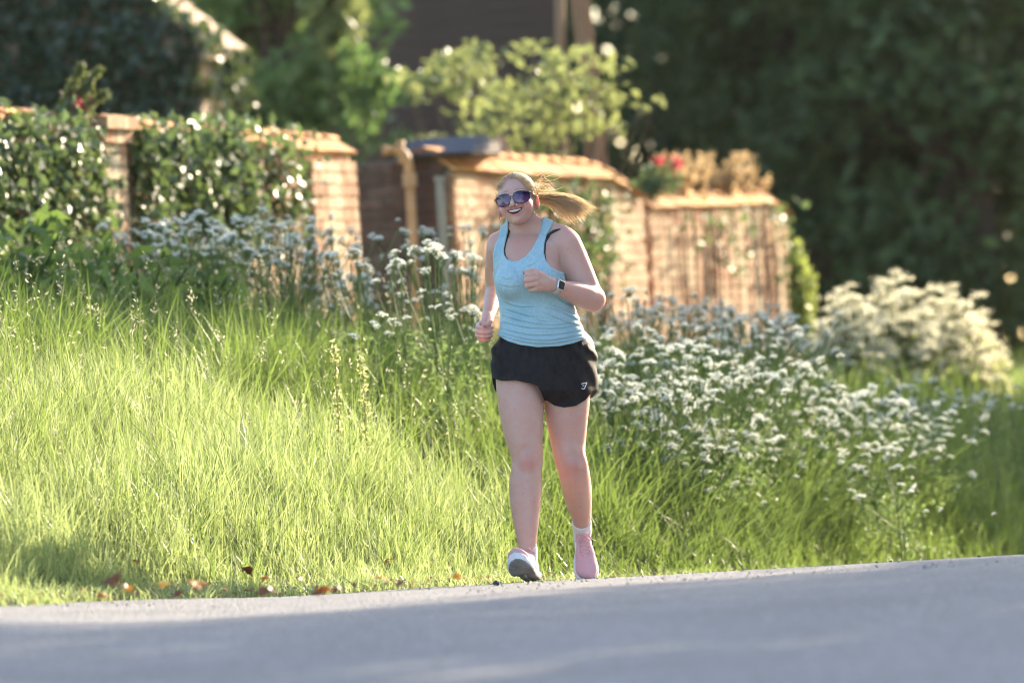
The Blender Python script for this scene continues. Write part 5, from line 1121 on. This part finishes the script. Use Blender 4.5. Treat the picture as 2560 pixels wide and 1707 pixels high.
mb = MB(); th = np.linspace(0, 6.283, 13)
for sx in (-1, 1):
    mb = MB(); mb.tube(head_local(np.stack([np.full(13, sx * .083), -.002 + .005 * np.sin(th), -.053 + .005 * np.cos(th)], 1)), .0012, 5, False); mb.build('earring', M_GOLD, person, True)

# ---- watch
wc = Q(1391, 715, -.205); fdir = Q(1408, 722, -.180) - Q(1386, 714, -.205); fdir /= np.linalg.norm(fdir)
nrm = np.array([.12, .22, -1.0]); nrm -= nrm @ fdir * fdir; nrm /= np.linalg.norm(nrm); sd = np.cross(nrm, fdir)
def rbox(hx_, hy, hz, r, n=4):
    out = []
    for (cx_, cy_, a0) in ((hx_ - r, hy - r, 0), (-hx_ + r, hy - r, 90), (-hx_ + r, -hy + r, 180), (hx_ - r, -hy + r, 270)):
        for k in range(n + 1): a = R(a0 + 90 * k / n); out.append((cx_ + r * math.cos(a), cy_ + r * math.sin(a)))
    o2 = np.array(out); m = len(o2)
    V = np.concatenate([np.c_[o2, np.full(m, -hz)], np.c_[o2, np.full(m, hz * .6)], np.c_[o2 * .93, np.full(m, hz)]])
    i = np.arange(m); j = (i + 1) % m
    return V, [np.stack([i, j, m + j, m + i], 1), np.stack([m + i, m + j, 2 * m + j, 2 * m + i], 1), np.arange(2 * m, 3 * m)[None], np.arange(m)[None, ::-1]]
def place(Vl, c, ax): return to_local(c + Vl[:, 0:1] * ax[0] + Vl[:, 1:2] * ax[1] + Vl[:, 2:3] * ax[2])
V, Fs = rbox(.0165, .019, .0055, .006)
wpos = wc + nrm * .0295
watch = mesh_np('watch', place(V, wpos, (fdir, sd, nrm)), Fs, mat_simple('watch_case', (.75, .72, .70), (.8, .77, .75), 20, .3, 0, Metallic=.6), person, True)
V, Fs = rbox(.0142, .0168, .0012, .005)
mesh_np('screen', place(V, wpos + nrm * .0058, (fdir, sd, nrm)), Fs, mat_simple('watch_glass', (.010, .010, .025), (.014, .013, .03), 20, .1, 0), watch)
mb = MB(); th = np.linspace(0, 2 * math.pi, 30); ring = wc + .0285 * (np.cos(th)[:, None] * nrm * 1.0 + np.sin(th)[:, None] * sd)
for k in range(29):
    a, b = ring[k], ring[k + 1]; na, nb_ = (a - wc) / np.linalg.norm(a - wc), (b - wc) / np.linalg.norm(b - wc); w_ = fdir * .010
    mb.add(to_local(np.array([a - w_, b - w_, b + w_, a + w_, a - w_ + na * .0025, b - w_ + nb_ * .0025, b + w_ + nb_ * .0025, a + w_ + na * .0025])), BOXF)
mb.build('strap', mat_simple('beige_strap', (.55, .47, .42), (.6, .52, .47), 20, .6, 0), watch, True)

# ---- shoes and socks: foot frame x outward, y toe, z up (metres), heel at y=0, ankle over y=.065
def frame(fwd, up):
    f = np.array(fwd, float); f /= np.linalg.norm(f); u = np.array(up, float); u -= u @ f * f; u /= np.linalg.norm(u)
    x = np.cross(f, u); return np.stack([x, f, u], 1)       # columns in UVW
def sole_half(y, s):
    # half width of the sole outline by distance from the heel
    return np.interp(y, [-.03, 0, .012, .03, .07, .12, .17, .205, .235, .258, .27, .276, .30], np.array([-.03, .004, .024, .033, .034, .036, .047, .0515, .049, .039, .026, .006, -.03]))
def mat_knit(name, c1, c2):
    t = NT(name); tc = t.n('ShaderNodeTexCoord'); w = t.n('ShaderNodeTexVoronoi'); w.inputs['Scale'].default_value = 330; t.l(tc.outputs['Object'], w.inputs['Vector'])
    c = t.ramp(w.outputs[0], [(.2, c1), (.6, c2)]); return t.done(t.princ(c, .8, t.bump(w.outputs[0], .35, .002)))
M_PINK = mat_knit('pink_knit', (.74, .42, .47), (.66, .345, .40)); M_SOLE = mat_simple('white_foam', (.72, .70, .72), (.8, .78, .8), 30, .55, .05, .002)
M_LACE = mat_simple('pink_lace', (.68, .36, .38), (.75, .45, .46), 80, .8, .1, .001)
M_TREAD = mat_simple('grey_tread_rubber', (.16, .145, .13), (.30, .28, .27), 25, .8, .2, .003)
M_SOCK = mat_simple('white_sock', (.70, .66, .74), (.78, .74, .80), 240, .9, .3, .001, stretch=(1, 1, .1))
def foot(anchor, fwd, up, mirror, flex, leg_dir, sock_len):
    M = frame(fwd, up); M[:, 0] *= mirror; org = anchor - M @ np.array([0, .062, .095])
    Tf = lambda q: org + np.asarray(q) @ M.T
    inv = lambda P: (P - org) @ M
    def bend(q):   # toe spring: sole curves up at the toe (and slightly at the heel)
        q = q.copy(); q[:, 2] -= flex * np.clip(q[:, 1] - .19, 0, 1) ** 2 * 9 + .25 * np.clip(.03 - q[:, 1], 0, 1); return q
    def upper(P):
        q = bend(inv(P)); x, y, z = q.T
        d = ell(q, np.array([0, .222, .045]), (.046, .05, .030))
        d = smin(d, ell(q, np.array([0, .16, .052]), (.042, .07, .036)), .02)
        d = smin(d, ell(q, np.array([0, .05, .055]), (.034, .052, .045)), .02)
        d = smin(d, cap(q, np.array([0, .062, .06]), np.array([0, .066, .095]), .036, .036), .03)
        d = smin(d, cap(q, np.array([0, .085, .08]), np.array([0, .155, .062]), .026, .024), .02)
        e = (np.abs(x) - sole_half(y, 0) + .003); d = smax(d, e, .008)
        d = smax(d, -(z - .018), .004)
        tongue = z - (.098 + .25 * np.clip(y - .075, -.02, .05) * 1.2 - .012 * sstep(.07, .02, y) * 0)
        d = smax(d, tongue, .004)
        return d
    def sole(P):
        q = bend(inv(P)); x, y, z = q.T
        e = (np.abs(x) - sole_half(y, 0)) * .8; hi = .030 + .006 * sstep(.06, .0, y) + .003 * sstep(.2, .27, y)
        lo_ = .0 + .006 * sstep(.11, .13, y) * sstep(.18, .15, y)
        b = np.maximum(e, np.maximum(z - hi, lo_ - z)); return smax(e, np.maximum(z - hi, lo_ + .004 - z), .008)
    def tread(P):
        q = bend(inv(P)); x, y, z = q.T; e = (np.abs(x) - sole_half(y, 0) + .004) * .8
        gr = .0012 * np.sin(y * 2 * math.pi / .0085) ; split = np.exp(-((x + .012 - .05 * (y - .05)) / .006) ** 2) * sstep(.16, .12, y) * .008
        lo_ = .006 * sstep(.11, .13, y) * sstep(.18, .15, y)
        return smax(e, np.maximum(z - .008 - lo_, lo_ + gr + split - z), .002)
    bb = lambda: (lambda c: (c.min(0) - .012, c.max(0) + .012))(Tf(np.array([[a, b, c] for a in (-.055, .055) for b in (-.005, .285) for c in (-.01, .13)])))
    lo, hi = bb()
    sh = sdf_obj('shoe', upper, lo, hi, .0028, M_PINK, person)
    sdf_obj('midsole', sole, lo, hi, .0028, M_SOLE, sh); sdf_obj('tread', tread, lo, hi, .0024, M_TREAD, sh)
    # laces
    def top(x, y):
        z = .14
        for _ in range(60):
            d = float(upper(Tf(unb(np.array([[x, y, z]]))))[0])
            if d < .0004: break
            z -= d * .8
        return z
    def unb(q): q = q.copy(); q[:, 2] += flex * np.clip(q[:, 1] - .19, 0, 1) ** 2 * 9; return q
    mb = MB()
    for k in range(5):
        y = .105 + k * .0165
        for s_ in (-1, 1):
            pts = np.array([[x, y + s_ * .006 * (x / .02), top(x, y + s_ * .006 * (x / .02)) + .0015] for x in np.linspace(-.021, .021, 7)]); mb.tube(to_local(Tf(unb(pts))), .0021, 5)
    y0 = .100
    for s_ in (-1, 1):   # bow
        z0 = top(0, y0) + .004
        loop = np.array([[0, y0, z0], [s_ * .014, y0 + .004, z0 + .009], [s_ * .026, y0 + .016, z0 + .004], [s_ * .022, y0 + .026, z0 + .001], [s_ * .010, y0 + .012, z0 + .005], [0, y0, z0]]); mb.tube(to_local(Tf(unb(crom(loop, 4)))), .0019, 5)
        tail = np.array([[0, y0, z0], [s_ * .018, y0 + .010, z0 + .006], [s_ * .034, y0 + .020, z0 - .006], [s_ * .046, y0 + .022, z0 - .016]]); mb.tube(to_local(Tf(unb(crom(tail, 4)))), .0017, 5)
    mb.build('lace', M_LACE, sh, True)
    ank = Tf(np.array([[0, .062, .085]]))[0]; ld = np.array(leg_dir, float); ld /= np.linalg.norm(ld)
    def sock(P):
        d = smin(cap(P, Tf(np.array([[0, .07, .05]]))[0], ank, .034, .035), cap(P, ank, ank + ld * sock_len, .0355, .040), .01)
        t = (P - ank) @ ld; return smax(d + .0004 * np.sin(t * 700), t - sock_len, .004)
    c = np.array([ank, ank + ld * (sock_len + .02), Tf(np.array([[0, .07, .0]]))[0]])
    sdf_obj('sock', sock, c.min(0) - .06, c.max(0) + .06, .003, M_SOCK, person)
    return sh
ankA = Q(1320, 1391, -.18); ankB = Q(1457, 1321, .33)
foot(ankA, (-.27, .22, -.93), (-.16, .95, .27), 1, .6, Q(1316, 1322, -.165) - ankA, .045)
foot(ankB, (.10, -.86, -.50), (.02, .48, -.88), -1, .15, Q(1452, 1282, .25) - ankB, .055)
